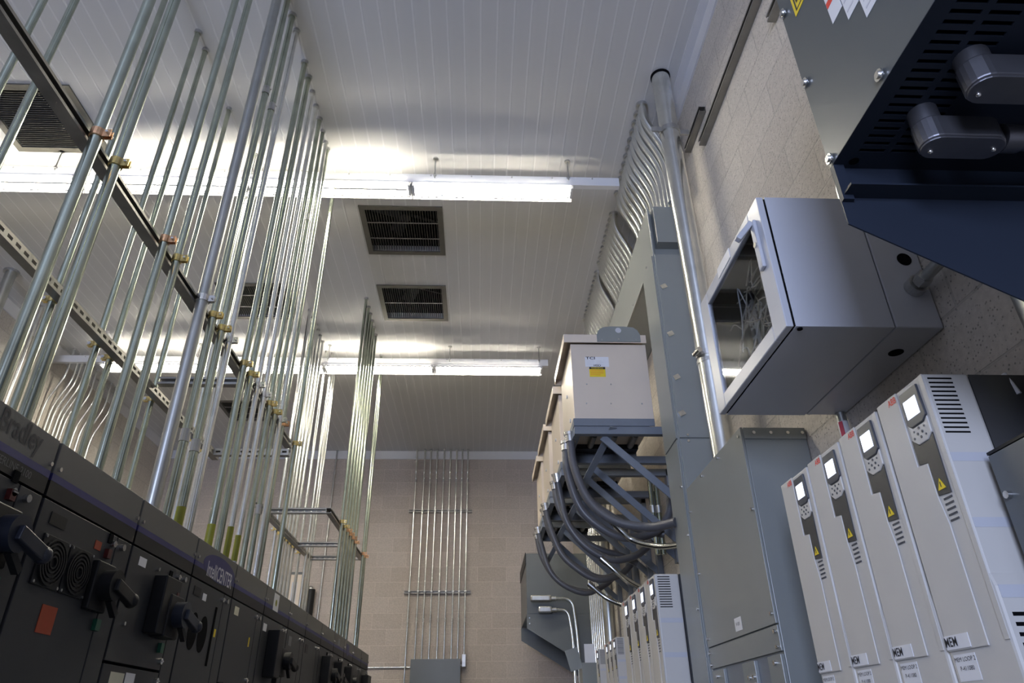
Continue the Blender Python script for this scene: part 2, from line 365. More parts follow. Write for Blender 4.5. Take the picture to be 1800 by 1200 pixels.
# ------------------------------------------------------------------ ceiling exhaust grilles
def make_vent(v, label, along_x=False, rod=2):
    x0, x1, y0, y1 = v; t = thing('ceiling_vent', label, 'vent', ((x0+x1)/2, (y0+y1)/2, H-0.012), 'ceiling grilles')
    w = 0.034; f = MB()
    f.box(x0-0.012, x1+0.012, y0-0.012, y0+w, H-0.012, H-0.0005).box(x0-0.012, x1+0.012, y1-w, y1+0.012, H-0.012, H-0.0005)
    f.box(x0-0.012, x0+w, y0+w, y1-w, H-0.012, H-0.0005).box(x1-w, x1+0.012, y0+w, y1-w, H-0.012, H-0.0005)
    f.build('frame', 'alum', t)
    s = MB(); a0, a1 = (y0, y1) if along_x else (x0, x1); n = 27
    for i in range(n):
        q = a0+w+(a1-a0-2*w)*(i+0.5)/n; c = math.cos(0.12); sn = math.sin(0.12)
        if along_x: s.boxm(((x0+x1)/2, q, H+0.012), ((1, 0, 0), (0, c, sn), (0, -sn, c)), ((x1-x0)/2-w, 0.0012, 0.012))
        else: s.boxm((q, (y0+y1)/2, H+0.012), ((c, 0, -sn), (0, 1, 0), (sn, 0, c)), (0.0012, (y1-y0)/2-w, 0.012))
    s.build('slats', 'alum', t)
    r = MB()
    for i in range(rod):
        q = (i+1)/(rod+1)
        if along_x: r.box(x0+(x1-x0)*q-0.004, x0+(x1-x0)*q+0.004, y0+w, y1-w, H-0.002, H+0.004)
        else: r.box(x0+w, x1-w, y0+(y1-y0)*q-0.004, y0+(y1-y0)*q+0.004, H-0.002, H+0.004)
    r.build('cross_rods', 'zinc', t)
    d = MB().box(x0-0.01, x0, y0, y1, H+0.081, H+0.4).box(x1, x1+0.01, y0, y1, H+0.081, H+0.4).box(x0, x1, y0-0.01, y0, H+0.081, H+0.4).box(x0, x1, y1, y1+0.01, H+0.081, H+0.4)
    d.box(x0, x1, y0, y1, H+0.4, H+0.41).build('duct', 'gap', t)
    fb = MB(); cx, cy = (x0+x1)/2, (y0+y1)/2
    fb.cyl((cx, cy, H+0.14), (cx, cy, H+0.26), 0.05, 16)
    for k in range(4):
        a = k*math.pi/2+0.4; u = Vector((math.cos(a), math.sin(a), 0)); w2 = Vector((-u.y, u.x, 0)); c = Vector((cx, cy, H+0.19))+u*0.165
        fb.boxm(c, (u, (w2*0.85+Vector((0, 0, 0.5))).normalized(), (w2*-0.5+Vector((0, 0, 0.85))).normalized()), (0.125, 0.06, 0.002))
    fb.build('fan', 'fan', t)
    return t
make_vent(vents[0], 'dark ceiling grille just past the near lamp row, right of the conduits')
make_vent(vents[1], 'dark ceiling grille just before the far lamp row, right of the conduits', rod=1)
make_vent(vents[2], 'big dark ceiling grille at far left behind the nearest conduits', True, 0)
make_vent(vents[3], 'dark ceiling grille near the back wall seen between front row conduits')
make_vent(vents[4], 'dark ceiling grille before the second lamp row, half hidden by the thick conduit')

# ------------------------------------------------------------------ fluorescent lamp rows
def make_lamp(closed):
    t = thing('fluorescent_light', 'x', 'light', (0, 0, 3.50), 'four foot twin tube strip lights')
    L = 0.592
    MB().box(-L, L, -0.03, 0.03, 3.495, 3.5195).build('housing', 'white', t, 0.004)
    for sg in (-1, 1):
        # slotted reflector wing sloping outwards and down; most fixtures leave a gap beside the housing for uplight
        wgs = MB()
        a = Vector((0, sg*0.032, 3.512)); b = Vector((0, sg*0.092, 3.455)); d = (b-a).normalized(); nn = Vector((1, 0, 0)).cross(d)
        def strip(q0, q1, x0=-L, x1=L):
            c = a+(b-a)*((q0+q1)/2); wgs.boxm(Vector(((x0+x1)/2, c.y, c.z)), ((1, 0, 0), d, nn), ((x1-x0)/2, (b-a).length*(q1-q0)/2, 0.0008))
        gap = 0.07 if closed else 0.26
        for x in (-L+0.02, 0, L-0.02): strip(0, gap, x-0.015, x+0.015)
        strip(gap, 0.46)
        strip(0.46, 0.58); strip(0.66, 0.76); strip(0.84, 1.0)
        k = 24
        for i in range(k+1):
            x = -L+2*L*i/k
            for q0, q1 in ((0.58, 0.66), (0.76, 0.84)): strip(q0, q1, max(-L, x-0.011), min(L, x+0.011))
        wgs.build('reflector', 'white', t)
        MB().cyl((-L+0.03, sg*0.040, 3.474), (L-0.03, sg*0.040, 3.474), 0.0127, 12).build('tube', 'tube', t)
        MB().box(sg*L-0.012*sg-0.008, sg*L-0.012*sg+0.008, -0.056, 0.056, 3.455, 3.4945).build('lampholder', 'white', t)
    return t
rowname = ['near lamp row', 'far lamp row']
protos = {}
for ri, Y in enumerate((3.893, 6.80)):
    for k in range(4):
        x = 0.058-1.19*k
        lab = 'white twin tube light, %s from the right in the %s' % (ORDN[k], rowname[ri]) if k else 'white twin tube light at the right hand end of the %s' % rowname[ri]
        if (k == 0) not in protos:
            p = protos[k == 0] = make_lamp(k == 0); p.location = (x, Y, 3.50); p['label'] = lab
        else: dup(protos[k == 0], (x, Y, 3.50), lab)
    t = thing('lamp_rail', 'white painted channel carrying the %s under the ceiling' % rowname[ri], 'channel', (-1.6, Y, 3.6), 'lamp rails')
    x1 = 1.0 if ri == 0 else 0.72
    MB().box(XL, x1, Y-0.021, Y+0.021, 3.52, 3.523).box(XL, x1, Y-0.021, Y-0.018, 3.523, 3.598).box(XL, x1, Y+0.018, Y+0.021, 3.523, 3.598).build('channel', 'white', t)
    for i in range(18):
        x = -4.3+i*0.3
        if x < x1: MB().cyl((x, Y-0.026, 3.585), (x, Y-0.021, 3.585), 0.006, 8).build('screw', 'zinc', t)
    for x in (-3.1, -1.7, -0.37, 0.62):
        r = MB().cyl((x, Y-0.028, 3.56), (x, Y-0.028, H), 0.005, 8).cyl((x, Y-0.028, H-0.012), (x, Y-0.028, H), 0.02, 12).cyl((x, Y-0.028, 3.58), (x, Y-0.028, 3.592), 0.012, 6)
        r.build('hanger_rod', 'zinc', t)

# ------------------------------------------------------------------ motor control centre lineup on the left
XF = -1.09
seams = [0.72, 1.229, 1.737, 2.245, 2.75, 3.24, 3.744, 4.25, 4.69, 5.165, 5.637, 6.08, 6.53, 7.0, 7.46]
RY, UZ = (0, 1, 0), (0, 0, 1)
def screw(mb, y, z, x=XF, r=0.006, d=1):
    mb.cyl((x, y, z), (x+0.008*d, y, z), r, 8)
def breaker_handle(t, y, z, m='black', red=True, big=False):
    """rotary disconnect: housing, round boss, lever, red flag and green reset"""
    hb = MB().box(XF, XF+0.05, y-0.055, y+0.055, z-0.075, z+0.06) if big else MB().box(XF, XF+0.02, y-0.05, y+0.05, z-0.07, z+0.06)
    h = hb.build('disconnect_housing', 'black', t, 0.004)
    x0 = XF+(0.05 if big else 0.02)
    MB().cyl((x0, y+0.01, z), (x0+0.035, y+0.01, z), 0.042, 20).build('handle_boss', m, h, 0.003)
    MB().boxm((x0+0.035, y+0.055, z-0.012), ((0, 0.97, -0.22), (0, 0.22, 0.97), (1, 0, 0)), (0.06, 0.017, 0.012)).sphere((x0+0.035, y+0.115, z-0.025), 0.022, 10).build('handle_lever', m, h, 0.003)
    MB().boxm((x0+0.02, y+0.04, z-0.055), ((0, 0.8, -0.6), (0, 0.6, 0.8), (1, 0, 0)), (0.03, 0.009, 0.008)).build('handle_hasp', 'black', h)
    MB().box(XF, XF+0.012, y+0.035, y+0.06, z-0.115, z-0.085).build('reset_button', 'green', t)
    if red: MB().box(XF, XF+0.012, y-0.003, y+0.018, z+0.075, z+0.10).build('trip_flag', 'red', t)
    bx('status_window', 'gap', t, XF, XF+0.004, y-0.002, y+0.02, z+0.118, z+0.145)
descr = ['plain nearest switchgear section at the frame edge', 'switchgear section with the big black maker name on its header',
         'switchgear section with two fan grilles and orange stickers', 'switchgear section with square black breaker box and blue-grey handle',
         'switchgear section with navy oval emblem and two round meter openings', 'plain door switchgear section right after the oval emblem section',
         'switchgear section with white paper notice on its header', 'switchgear section past the white paper notice, small grey plate on its door',
         'second switchgear section past the white paper notice, dark plate on its door', 'switchgear section with black breaker box and red flags at far part of lineup',
         'switchgear section with small grey header plate near the far end', 'switchgear section with navy shield emblem on its header',
         'next to last switchgear section of the lineup', 'last switchgear section at the far end of the lineup']
for i in range(len(seams)-1):
    y0, y1 = seams[i], seams[i+1]; w = y1-y0; yw = y1-0.10
    t = thing('switchgear_section', 'dark grey '+descr[i], 'electrical cabinet', (XF-0.4, (y0+y1)/2, FL), 'motor control lineup')
    bx('body', 'gap', t, XF-0.82, XF-0.016, y0+0.001, y1-0.001, FL, 0.664)
    MB().box(XF-0.82, XF-0.012, y0+0.0005, y1-0.0005, 0.664, 0.67).build('top_plate', 'mcc', t)
    hp = MB().box(XF-0.016, XF, y0+0.006, y1-0.006, 0.585, 0.667).build('header_plate', 'mcch', t, 0.0015)
    bx('blue_stripe', 'navy', hp, XF-0.015, XF+0.0004, y0+0.006, y1-0.006, 0.568, 0.586)
    bx('black_band', 'black', hp, XF-0.015, XF+0.0002, y0+0.006, y1-0.006, 0.528, 0.568)
    for yy in (y0+0.022, y1-0.022):
        s = MB(); screw(s, yy, 0.60); s.build('header_screw', 'bolt', hp)
    # doors: wide unit door(s) and the narrow wireway door at their right
    zb = 0.19 if i in (1, 3, 5) else -0.1
    ud = MB().box(XF-0.016, XF, y0+0.006, yw-0.003, zb+0.004, 0.522).build('unit_door', 'mcc', t, 0.0015)
    lower = MB().box(XF-0.016, XF, y0+0.006, yw-0.003, FL+0.1, zb-0.004).build('unit_door', 'mcc', t, 0.0015)
    ww = MB().box(XF-0.016, XF, yw+0.003, y1-0.006, FL+0.1, 0.522).build('wireway_door', 'mcc', t, 0.0015)
    s = MB()
    for yy in (yw-0.028,):
        for zz in (0.495, zb+0.03, zb-0.03): s.cyl((XF, yy, zz), (XF+0.012, yy, zz), 0.010, 10); s.boxm((XF+0.013, yy, zz), X3, (0.002, 0.009, 0.002))
    s.build('latches', 'bolt', ud)
    s = MB().cyl((XF, yw+0.03, 0.497), (XF+0.012, yw+0.03, 0.497), 0.010, 10); s.build('latches', 'bolt', ww)
    yc = (y0+yw)/2
    if i == 1:
        text('Allen-Bradley', 0.075, 'ink', hp, (XF+0.0005, y1-0.075, 0.632), RY, UZ, 'RIGHT', bold=0.016, sx=0.74)
        text('CENTERLINE 2100', 0.026, 'dimink', hp, (XF+0.0005, y1-0.075, 0.550), RY, UZ, 'RIGHT', sx=0.9)
        breaker_handle(t, 1.60, 0.40, 'handle')
    if i == 2:
        for k in range(2):
            c = y0+0.105+k*0.128; fg = MB().box(XF, XF+0.006, c-0.06, c+0.06, 0.325, 0.445).build('fan_grille', 'black', t, 0.001)
            q = MB()
            for rr in (0.012, 0.022, 0.032, 0.042, 0.052): q.ring((XF+0.009, c, 0.385), (1, 0, 0), rr, rr+0.0045, 0.006, 24)
            q.build('guard_rings', 'black', fg)
            q = MB()
            for dy in (-0.054, 0.054):
                for dz in (-0.054, 0.054): q.cyl((XF+0.006, c+dy, 0.385+dz), (XF+0.009, c+dy, 0.385+dz), 0.004, 8)
            q.build('grille_screws', 'bolt', fg)
        bx('nameplate', 'black', t, XF, XF+0.002, y0+0.05, y0+0.125, 0.47, 0.50)
        bx('orange_sticker', 'orange', t, XF, XF+0.0015, y0+0.13, y0+0.20, 0.225, 0.29, label='orange sticker on the door')
        bx('orange_sticker', 'orange', t, XF, XF+0.0015, y0+0.29, y0+0.325, 0.462, 0.486, label='small orange sticker near the handle')
        breaker_handle(t, y0+0.355, 0.375, 'black')
    if i == 3:
        bx('paper_label', 'paper', t, XF, XF+0.001, y0+0.065, y0+0.118, 0.475, 0.502)
        breaker_handle(t, y0+0.31, 0.36, 'handle', False, True)
        h = bx('breaker_box', 'black', t, XF, XF+0.045, y0+0.20, y0+0.33, 0.29, 0.47, 0.004)
        bx('red_mark', 'red', h, XF+0.045, XF+0.047, y0+0.30, y0+0.318, 0.40, 0.43)
        s = MB(); screw(s, y0+0.06, 0.30); screw(s, y0+0.21, 0.49); s.build('screws', 'bolt', t)
        bx('cream_label', 'cream', t, XF, XF+0.001, y0+0.06, y0+0.15, 0.135, 0.168)
        bx('paper_label', 'paper', t, XF, XF+0.001, y0+0.16, y0+0.225, 0.13, 0.172)
    if i in (4, 11):
        # navy oval emblem with a pointed tail
        P = []
        yc2, zc2 = y0+0.285, 0.598
        for k in range(28):
            a = 2*math.pi*k/28; P.append((yc2+0.195*math.cos(a), zc2+0.05*math.sin(a)))
        em = MB()
        if i == 4:
            em.prism(P, 'x', XF, XF+0.0009); e = em.build('emblem', 'navy', hp)
            text('IntelliCENTER', 0.082, 'wink', hp, (XF+0.0012, y0+0.292, 0.578), RY, UZ, 'CENTER', sx=0.64, bold=0.006)
        else:
            em.prism([(y0+0.10, 0.64), (y0+0.24, 0.64), (y0+0.24, 0.575), (y0+0.17, 0.55), (y0+0.10, 0.575)], 'x', XF, XF+0.0009); em.build('emblem', 'navy', hp)
    if i == 4:
        for k in range(2):
            c = y0+0.115+k*0.105
            MB().prism([(c+0.045*math.cos(2*math.pi*a/28), 0.345+0.066*math.sin(2*math.pi*a/28)) for a in range(28)], 'x', XF+0.0002, XF+0.0012).build('meter_opening', 'gap', t)
        bx('vertical_slot', 'gap', t, XF, XF+0.003, y0+0.315, y0+0.33, 0.24, 0.46)
        bx('yellow_sticker', 'yellow', t, XF, XF+0.0012, y0+0.345, y0+0.365, 0.35, 0.38)
        bx('nameplate', 'black', t, XF, XF+0.002, y0+0.05, y0+0.12, 0.467, 0.498)
        bx('paper_label', 'paper', t, XF, XF+0.001, y0+0.15, y0+0.19, 0.462, 0.488)
    if i == 5:
        bx('cream_label', 'cream', t, XF, XF+0.001, y0+0.06, y0+0.12, 0.465, 0.50)
        bx('yellow_sticker', 'yellow', t, XF, XF+0.0012, y0+0.33, y0+0.345, 0.36, 0.40)
    if i == 6:
        n_ = bx('paper_notice', 'paper', hp, XF, XF+0.001, y0+0.15, y0+0.25, 0.57, 0.655)
        MB().cyl((XF+0.001, y0+0.20, 0.61), (XF+0.0014, y0+0.20, 0.61), 0.017, 14).build('green_mark', 'tape', hp)
        breaker_handle(t, y0+0.33, 0.34, 'black', False, True)
        bx('breaker_box', 'black', t, XF, XF+0.06, y0+0.13, y0+0.24, 0.25, 0.47, 0.004)
        bx('paper_label', 'paper', t, XF, XF+0.001, y0+0.03, y0+0.09, 0.455, 0.49)
        bx('yellow_sticker', 'yellow', t, XF, XF+0.001, y0+0.03, y0+0.2, 0.12, 0.15)
        MB().boxm((XF+0.03, y0+0.27, 0.21), X3, (0.012, 0.01, 0.06)).build('handle_lever', 'black', t)
    if i in (7, 8): bx('nameplate', 'black' if i == 8 else 'grey2', t, XF, XF+0.002, y0+0.05, y0+0.12, 0.44, 0.49)
    if i in (9, 10, 11):
        breaker_handle(t, y0+0.25, 0.36, 'black', True, i != 10)
        bx('breaker_box', 'black', t, XF, XF+0.06, y0+0.10, y0+0.19, 0.27, 0.47, 0.004)
    if i == 10: bx('grey_plate', 'grey2', hp, XF, XF+0.001, y0+0.15, y0+0.24, 0.59, 0.64)
    if i == 13: bx('breaker_box', 'black', t, XF, XF+0.06, y0+0.12, y0+0.33, 0.25, 0.47, 0.004)

# ------------------------------------------------------------------ conduits rising from the lineup
XC, XRR, ZT = -1.16, -1.76, 0.67
R1, R2, R3 = 0.0147, 0.0117, 0.022
front = [(1.547, .0175, 'galv', 'c'), (1.669, .0175, 'galv', 'b'), (2.058, .0147, 'galv', 'c'), (2.174, .0147, 'galv', 'b'), (2.453, .0245, 'galv3', 'z'),
         (2.582, .0165, 'galv', 'b'), (2.695, .0165, 'galv', 'b'), (2.80, .0147, 'galv2', 'z'), (3.03, .0165, 'galv', 'b'), (3.145, .0165, 'galv', 'b'),
         (3.265, .0135, 'galv2', 'z'), (3.385, .0135, 'galv2', 'z'), (3.50, .0147, 'galv', 'b'), (3.615, .0135, 'galv', 'b'), (3.725, .0135, 'galv2', 'z'),
         (3.784, .0135, 'galv', 'c'), (4.10, .0147, 'galv', 'b')]
gf = 'steel conduits in the front row above the switchgear'
tapes = {6: (0.67, 0.77), 8: (0.70, 0.79), 10: (0.70, 0.84), 11: (0.71, 0.83)}
for i, (y, r, m, c) in enumerate(front):
    lab = 'steel conduit clamped in the front row above the switchgear, %s from near end' % (ORDN[i] if i < 16 else 'last')
    if i == 4: lab = 'thickest grey conduit in the front row, held by a silver clamp'
    conduit([(XC, y, ZT), (XC, y, H)], r, m, lab, gf, True, coup=((1.02, 2.96) if i in (5, 6, 13) else ()), tape=tapes.get(i), n=16)
rear = [(1.80, 'galv'), (1.935, 'galv'), (2.453, 'galv'), (2.828, 'galv'), (2.958, 'galv'), (3.43, 'galv'), (3.774, 'galv'), (4.02, 'galv2'), (4.20, 'galv2')]
gr = 'steel conduits in the rear row behind the front conduits'
for i, (y, m) in enumerate(rear):
    conduit([(XRR, y, ZT), (XRR, y, H)], 0.0147, m, 'steel conduit in the rear row above the switchgear, %s from near end' % ORDN[i], gr, True)
far_rear = [6.03, 6.175, 6.32, 6.43, 6.55, 6.68, 6.915]
for i, y in enumerate(far_rear):
    conduit([(XRR, y, ZT), (XRR, y, H)], 0.0147, 'galv2', 'conduit in the rear cluster of seven at the far strut frame, %s from near end' % ORDN[i], 'far rear conduit cluster', True)
for i, y in enumerate((6.95, 7.08, 7.17)):
    conduit([(-1.70, y, ZT), (-1.70, y, H)], 0.0135, 'galv2', ['left', 'middle', 'right'][i]+' conduit of the bright trio beyond the strut frame cross bar', 'bright conduit trio', True)
far_front = [5.80, 5.96, 6.09, 6.225, 6.36, 6.52]
for i, y in enumerate(far_front):
    conduit([(XC, y, ZT), (XC, y, H)], 0.0135, 'galv', 'conduit in the front bundle of six at the far strut frame, %s from near end' % ORDN[i], 'far front conduit bundle', True)
for i, y in enumerate((6.99, 7.11)):
    conduit([(XC, y, ZT), (XC, y, H)], 0.0135, 'galv', ['left', 'right'][i]+' conduit of the pair at the far end of the switchgear lineup', 'far end conduit pair', True)
# strut channels the rows are clamped to
ZS = 1.57
t = thing('strut_channel', 'dark strut channel running along the front conduit row above the switchgear', 'strut', (XC-0.045, 2.6, ZS))
strut_mesh(MB(), (XC-0.047, 0.55, ZS), (XC-0.047, 4.13, ZS), (1, 0, 0)).build('channel', 'strut', t)
for y, r, m, c in front: clamp(t, XC, y, ZS, r, {'b': 'brass', 'c': 'copperz', 'z': 'bolt'}[c])
XS2 = -1.715
t = thing('strut_channel', 'pale slotted strut channel running along the rear conduit row', 'strut', (XS2, 3.0, ZS-0.01))
strut_mesh(MB(), (XS2, 1.3, ZS-0.01), (XS2, 4.32, ZS-0.01), (-1, 0, 0), slots=True).build('channel', 'strutp', t)
for i, (y, m) in enumerate(rear):
    if i > 1: clamp(t, XRR, y, ZS-0.01, 0.0147, 'brass', (-1, 0))
def strut_thing(a, b, od, m, label, slots=False, cl=()):
    a = Vector(a); b = Vector(b); t = thing('strut_channel', label, 'strut', tuple((a+b)/2), 'strut channels on the left')
    strut_mesh(MB(), a, b, od, slots=slots).build('channel', m, t)
    for c in cl: clamp(t, *c)
    return t
strut_thing((XS2+0.021, 3.33, 1.615), (XC-0.068, 3.33, 1.615), (0, -1, 0), 'strut', 'dark cross strut bridging the front and rear channels above the third header')
strut_thing((XS2+0.021, 4.24, ZS-0.01), (XC-0.068, 4.24, ZS-0.01), (0, 1, 0), 'strutp', 'pale slotted cross strut with an orange end at the end of the front channel', True)
# second frame further away
strut_thing((XC-0.047, 5.46, 1.535), (XC-0.047, 7.2, 1.535), (1, 0, 0), 'strut', 'strut channel behind the bundle of six far conduits', False,
            [(XC, y, 1.535, 0.0135, 'brass' if k < 2 else 'copperz') for k, y in enumerate(far_front+[6.99, 7.11])])
strut_thing((XS2, 5.3, 1.535), (XS2, 7.2, 1.535), (-1, 0, 0), 'strutp', 'rear strut channel of the far frame', True, [(XRR, y, 1.535, 0.0147, 'brass', (-1, 0)) for y in far_rear])
strut_thing((XS2+0.021, 5.48, 1.535), (XC-0.068, 5.48, 1.535), (0, -1, 0), 'strutp', 'near cross strut of the far frame', True)
strut_thing((XS2+0.021, 6.60, 1.535), (XC-0.068, 6.60, 1.535), (0, -1, 0), 'strutp', 'middle cross strut of the far frame', True)
strut_thing((XS2+0.021, 7.17, 1.535), (XC-0.068, 7.17, 1.535), (0, -1, 0), 'strutp', 'farthest cross strut of the far frame beside the block wall', True)
# offset conduits on the left wall
gl = 'offset conduits on the left wall'
yl = [6.90, 7.03, 7.10, 7.19, 7.26, 7.33, 7.42, 7.55, 7.66, 7.78, 7.9]
for i, y in enumerate(yl):
    dz = 0.0
    conduit([(-4.64, y, FL+0.3), (-4.64, y, 3.08), (-4.52, y, 3.42), (-4.52, y, H)], 0.0135, 'galv2',
            'thin bent conduit on the left block wall, %s from near end' % ORDN[i], gl, True, coup=(2.80,), rad=0.1)
for i, y in enumerate((5.82, 5.93, 6.02, 6.12)):
    conduit([(-4.40, y, FL+0.3), (-4.40, y, 3.75)], 0.0135, 'galv2', 'straight thin conduit at far left beyond the switchgear, %s from the near side' % ORDN[i], 'straight conduits on the left wall', True)
conduit([(-4.35, 5.42, FL+0.3), (-4.35, 5.42, 3.75)], 0.045, 'galv3', 'thick grey conduit at the far left wall by the frame edge', None, True)
# things seen on the wall beyond the lineup
t = thing('rod', 'thin threaded conduit running down the far wall left of the conduit bundle', 'conduit', (-1.95, 9.95, FL))
MB().cyl((-2.2, 10.06, 0.2), (-2.2, 10.06, H), 0.011, 10).build('pipe', 'zinc', t)
q = MB()
for z in (1.5, 2.6, 3.4): q.ring((-2.2, 10.06, z), (0, 0, 1), 0.0113, 0.016, 0.05, 12)
q.build('coupling', 'zinc', t)
t = thing('control_panel', 'beige panel with label strip and yellow sticker on the back wall behind the conduits', 'panel', (-2.55, 9.95, 0.7))
bx('box', 'beige', t, -2.62, -2.44, 9.90, 10.1, 0.75, 1.9, 0.004)
bx('top_cap', 'grey2', t, -2.63, -2.43, 9.89, 10.1, 1.9, 1.93)
bx('vent_strip', 'cab', t, -2.56, -2.49, 9.897, 9.90, 1.45, 1.8)
bx('paper_label', 'paper', t, -2.60, -2.47, 9.898, 9.90, 1.22, 1.3)
bx('yellow_label', 'yellow', t, -2.62, -2.44, 9.897, 9.8999, 1.0, 1.2)
t = thing('alarm_horn', 'dark upright wall fitting with a bright cap beside the beige panel', 'fitting', (-2.32, 10.0, 1.2))
MB().tube([(-2.32, 10.0, 1.22+0.5*k/12) for k in range(13)], 0.06, 20).build('housing', 'black', t, 0.012)
MB().sphere((-2.32, 9.99, 1.72), 0.05, 14).build('cap', 'bolt', t)

# ------------------------------------------------------------------ back wall conduits
xsb = [-0.985, -0.865, -0.775, -0.68, -0.575, -0.48, -0.385, -0.30, -0.215]
gb = 'nine small conduits on the back wall'
for i, x in enumerate(xsb):
    zb = 0.835 if 0 < i < 8 else (0.40 if i == 0 else 0.90)
    xb = x-0.03*(1 if i == 0 else 0.4) if i < 8 else x
    conduit([(x+0.0, 10.04, zb), (x+0.0, 10.04, 3.30), (x+0.0, 10.0, 3.38), (x+0.0, 10.0, H)], 0.0117, 'galv2', 'small conduit on the back block wall, %s from the left of nine' % ORDN[i], gb, True, coup=(1.32, 3.27), n=12, rad=0.03)
for z, nm in ((2.82, 'upper'), (1.69, 'lower')):
    t = thing('strut_channel', '%s slotted strut holding the nine back wall conduits' % nm, 'strut', (-0.57, 10.06, z), 'back wall struts')
    strut_mesh(MB(), (-1.06, 10.075, z), (-0.14, 10.075, z), (0, -1, 0)).build('channel', 'strut', t)
    for x in xsb: clamp(t, x, 10.04, z, 0.0117, 'zinc', (0, -1))
t = thing('junction_box', 'grey wireway box under the nine back wall conduits', 'box', (-0.54, 9.95, 0.2))
bx('box', 'grey2', t, -0.90, -0.26, 9.94, 10.1, 0.2, 0.83, 0.003)
bx('cover', 'grey2', t, -0.905, -0.255, 9.936, 9.94, 0.2, 0.835, 0.001)
t = thing('conduit_fitting', 'pale elbow fitting below the rightmost back wall conduit', 'fitting', (-0.215, 10.04, 0.7))
bx('body', 'zinc', t, -0.245, -0.185, 10.01, 10.075, 0.74, 0.90, 0.008)
MB().cyl((-0.26, 10.045, 0.765), (-0.235, 10.045, 0.765), 0.012, 12).build('hub', 'zinc', t)
conduit([(-1.95, 10.08, 0.75), (-0.90, 10.08, 0.75)], 0.0117, 'galv2', 'horizontal conduit on the back wall running left from the grey box', None)

# ------------------------------------------------------------------ S bent conduits up the right wall and the gutter they drop into
gs = 'S bent conduits dropping from the ceiling along the right wall'
yS = [3.31+0.081*k for k in range(12)]+[4.46+0.076*k for k in range(10)]+[5.30+0.076*k for k in range(12)]
for i, y in enumerate(yS):
    gn = 0 if i < 12 else (1 if i < 22 else 2); k = i-(0, 12, 22)[gn]
    r = (0.0275, 0.026, 0.026)[gn]
    conduit([(1.205, y, 2.952), (1.205, y, 3.30), (1.072, y, 3.60), (1.072, y, H)], r, 'galv2',
            'S bent bright conduit at the right wall, %s in the %s group' % (ORDN[k], ['near', 'middle', 'far'][gn]), gs, True, n=14, rad=0.13)
t = thing('wireway', 'long grey horizontal wireway under the S bent conduits along the right wall', 'wireway', (1.18, 5.0, 2.58))
bx('body', 'grey', t, 1.065, XR, 3.50, 6.6, 2.58, 2.945, 0.003)
bx('cover', 'grey', t, 1.052, 1.0645, 3.455, 6.6, 2.575, 2.95, 0.002)
s = MB()
for k in range(7):
    for z in (2.60, 2.92): s.cyl((1.046, 3.62+k*0.45, z), (1.052, 3.62+k*0.45, z), 0.008, 8)
s.build('cover_screws', 'bolt', t)
bx('end_plate', 'grey', t, 1.085, XR, 3.425, 3.50, 2.66, 2.945, 0.002)
t = thing('wireway', 'tall grey vertical wireway beside the thick pipe on the right wall', 'wireway', (1.18, 3.6, FL))
bx('body', 'grey', t, 1.048, XR, 3.452, 3.71, FL, 2.575, 0.002)
for z0, z1 in ((1.36, 2.60), (0.0, 1.354), (FL, -0.006)):
    bx('front_cover', 'grey', t, 1.058, XR-0.005, 3.44, 3.4515, z0+0.002, min(z1-0.002, 2.573), 0.001)
for z0, z1 in ((1.36, 2.574), (0.0, 1.354)):
    bx('side_cover', 'grey', t, 1.0405, 1.0475, 3.455, 3.708, z0+0.002, z1-0.002, 0.001)
for z in (2.33, 2.0, 1.72, 1.50): MB().boxm((1.085, 3.435, z), ((0.9, 0, 0.44), (0, 1, 0), (-0.44, 0, 0.9)), (0.018, 0.005, 0.014)).build('cover_clip', 'bolt', t)
for z in (1.375, 1.34):
    for x in (1.10, 1.24): MB().cyl((x, 3.432, z), (x, 3.44, z), 0.007, 8).build('screw', 'bolt', t)
for z in (0.15, 0.5, 0.85, 1.1): MB().cyl((1.034, 3.475, z), (1.0405, 3.475, z), 0.007, 8).build('screw', 'bolt', t)
# thick pipe
t = thing('thick_conduit', 'thick galvanised pipe rising to the ceiling in front of the grey wireway', 'pipe', (1.147, 3.07, 1.07))
MB().cyl((1.147, 3.07, 1.075), (1.147, 3.07, H), 0.058, 32).build('pipe', 'galv2', t)
MB().ring((1.147, 3.07, 3.742), (0, 0, 1), 0.0583, 0.0635, 0.014, 32).build('ceiling_collar', 'gap', t)
MB().ring((1.147, 3.07, 1.62), (0, 0, 1), 0.0583, 0.0605, 0.02, 32).build('coupling', 'zinc', t)
t2 = MB().ring((1.147, 3.07, 3.24), (0, 0, 1), 0.0583, 0.063, 0.036, 28)
t2.boxm((1.06, 3.05, 3.24), X3, (0.03, 0.006, 0.018)).boxm((1.235, 3.07, 3.24), X3, (0.032, 0.006, 0.018)); t2.build('pipe_clamp', 'zinc', t)
t2 = MB().ring((1.147, 3.07, 1.66), (0, 0, 1), 0.0583, 0.062, 0.03, 28); t2.cyl((1.075, 3.06, 1.66), (1.085, 3.0, 1.66), 0.014, 10).build('pipe_clamp', 'bolt', t)
t = thing('strut_channel', 'strut channel bolted to the upper right block wall', 'strut', (1.29, 2.5, 3.06), 'wall struts')
strut_mesh(MB(), (1.299, 1.95, 3.06), (1.299, 2.98, 3.06), (-1, 0, 0)).build('channel', 'strutp', t)
t = thing('strut_channel', 'short strut piece on the wall behind the thick pipe clamp', 'strut', (1.29, 3.05, 3.2), 'wall struts')
strut_mesh(MB(), (1.299, 2.88, 3.24), (1.299, 3.22, 3.24), (-1, 0, 0)).build('channel', 'strutp', t)
t = thing('strut_channel', 'strut channel ending beside the big overhead enclosure', 'strut', (1.29, 1.3, 2.8), 'wall struts')
strut_mesh(MB(), (1.299, 0.4, 2.82), (1.299, 1.98, 2.82), (-1, 0, 0)).build('channel', 'strutp', t)

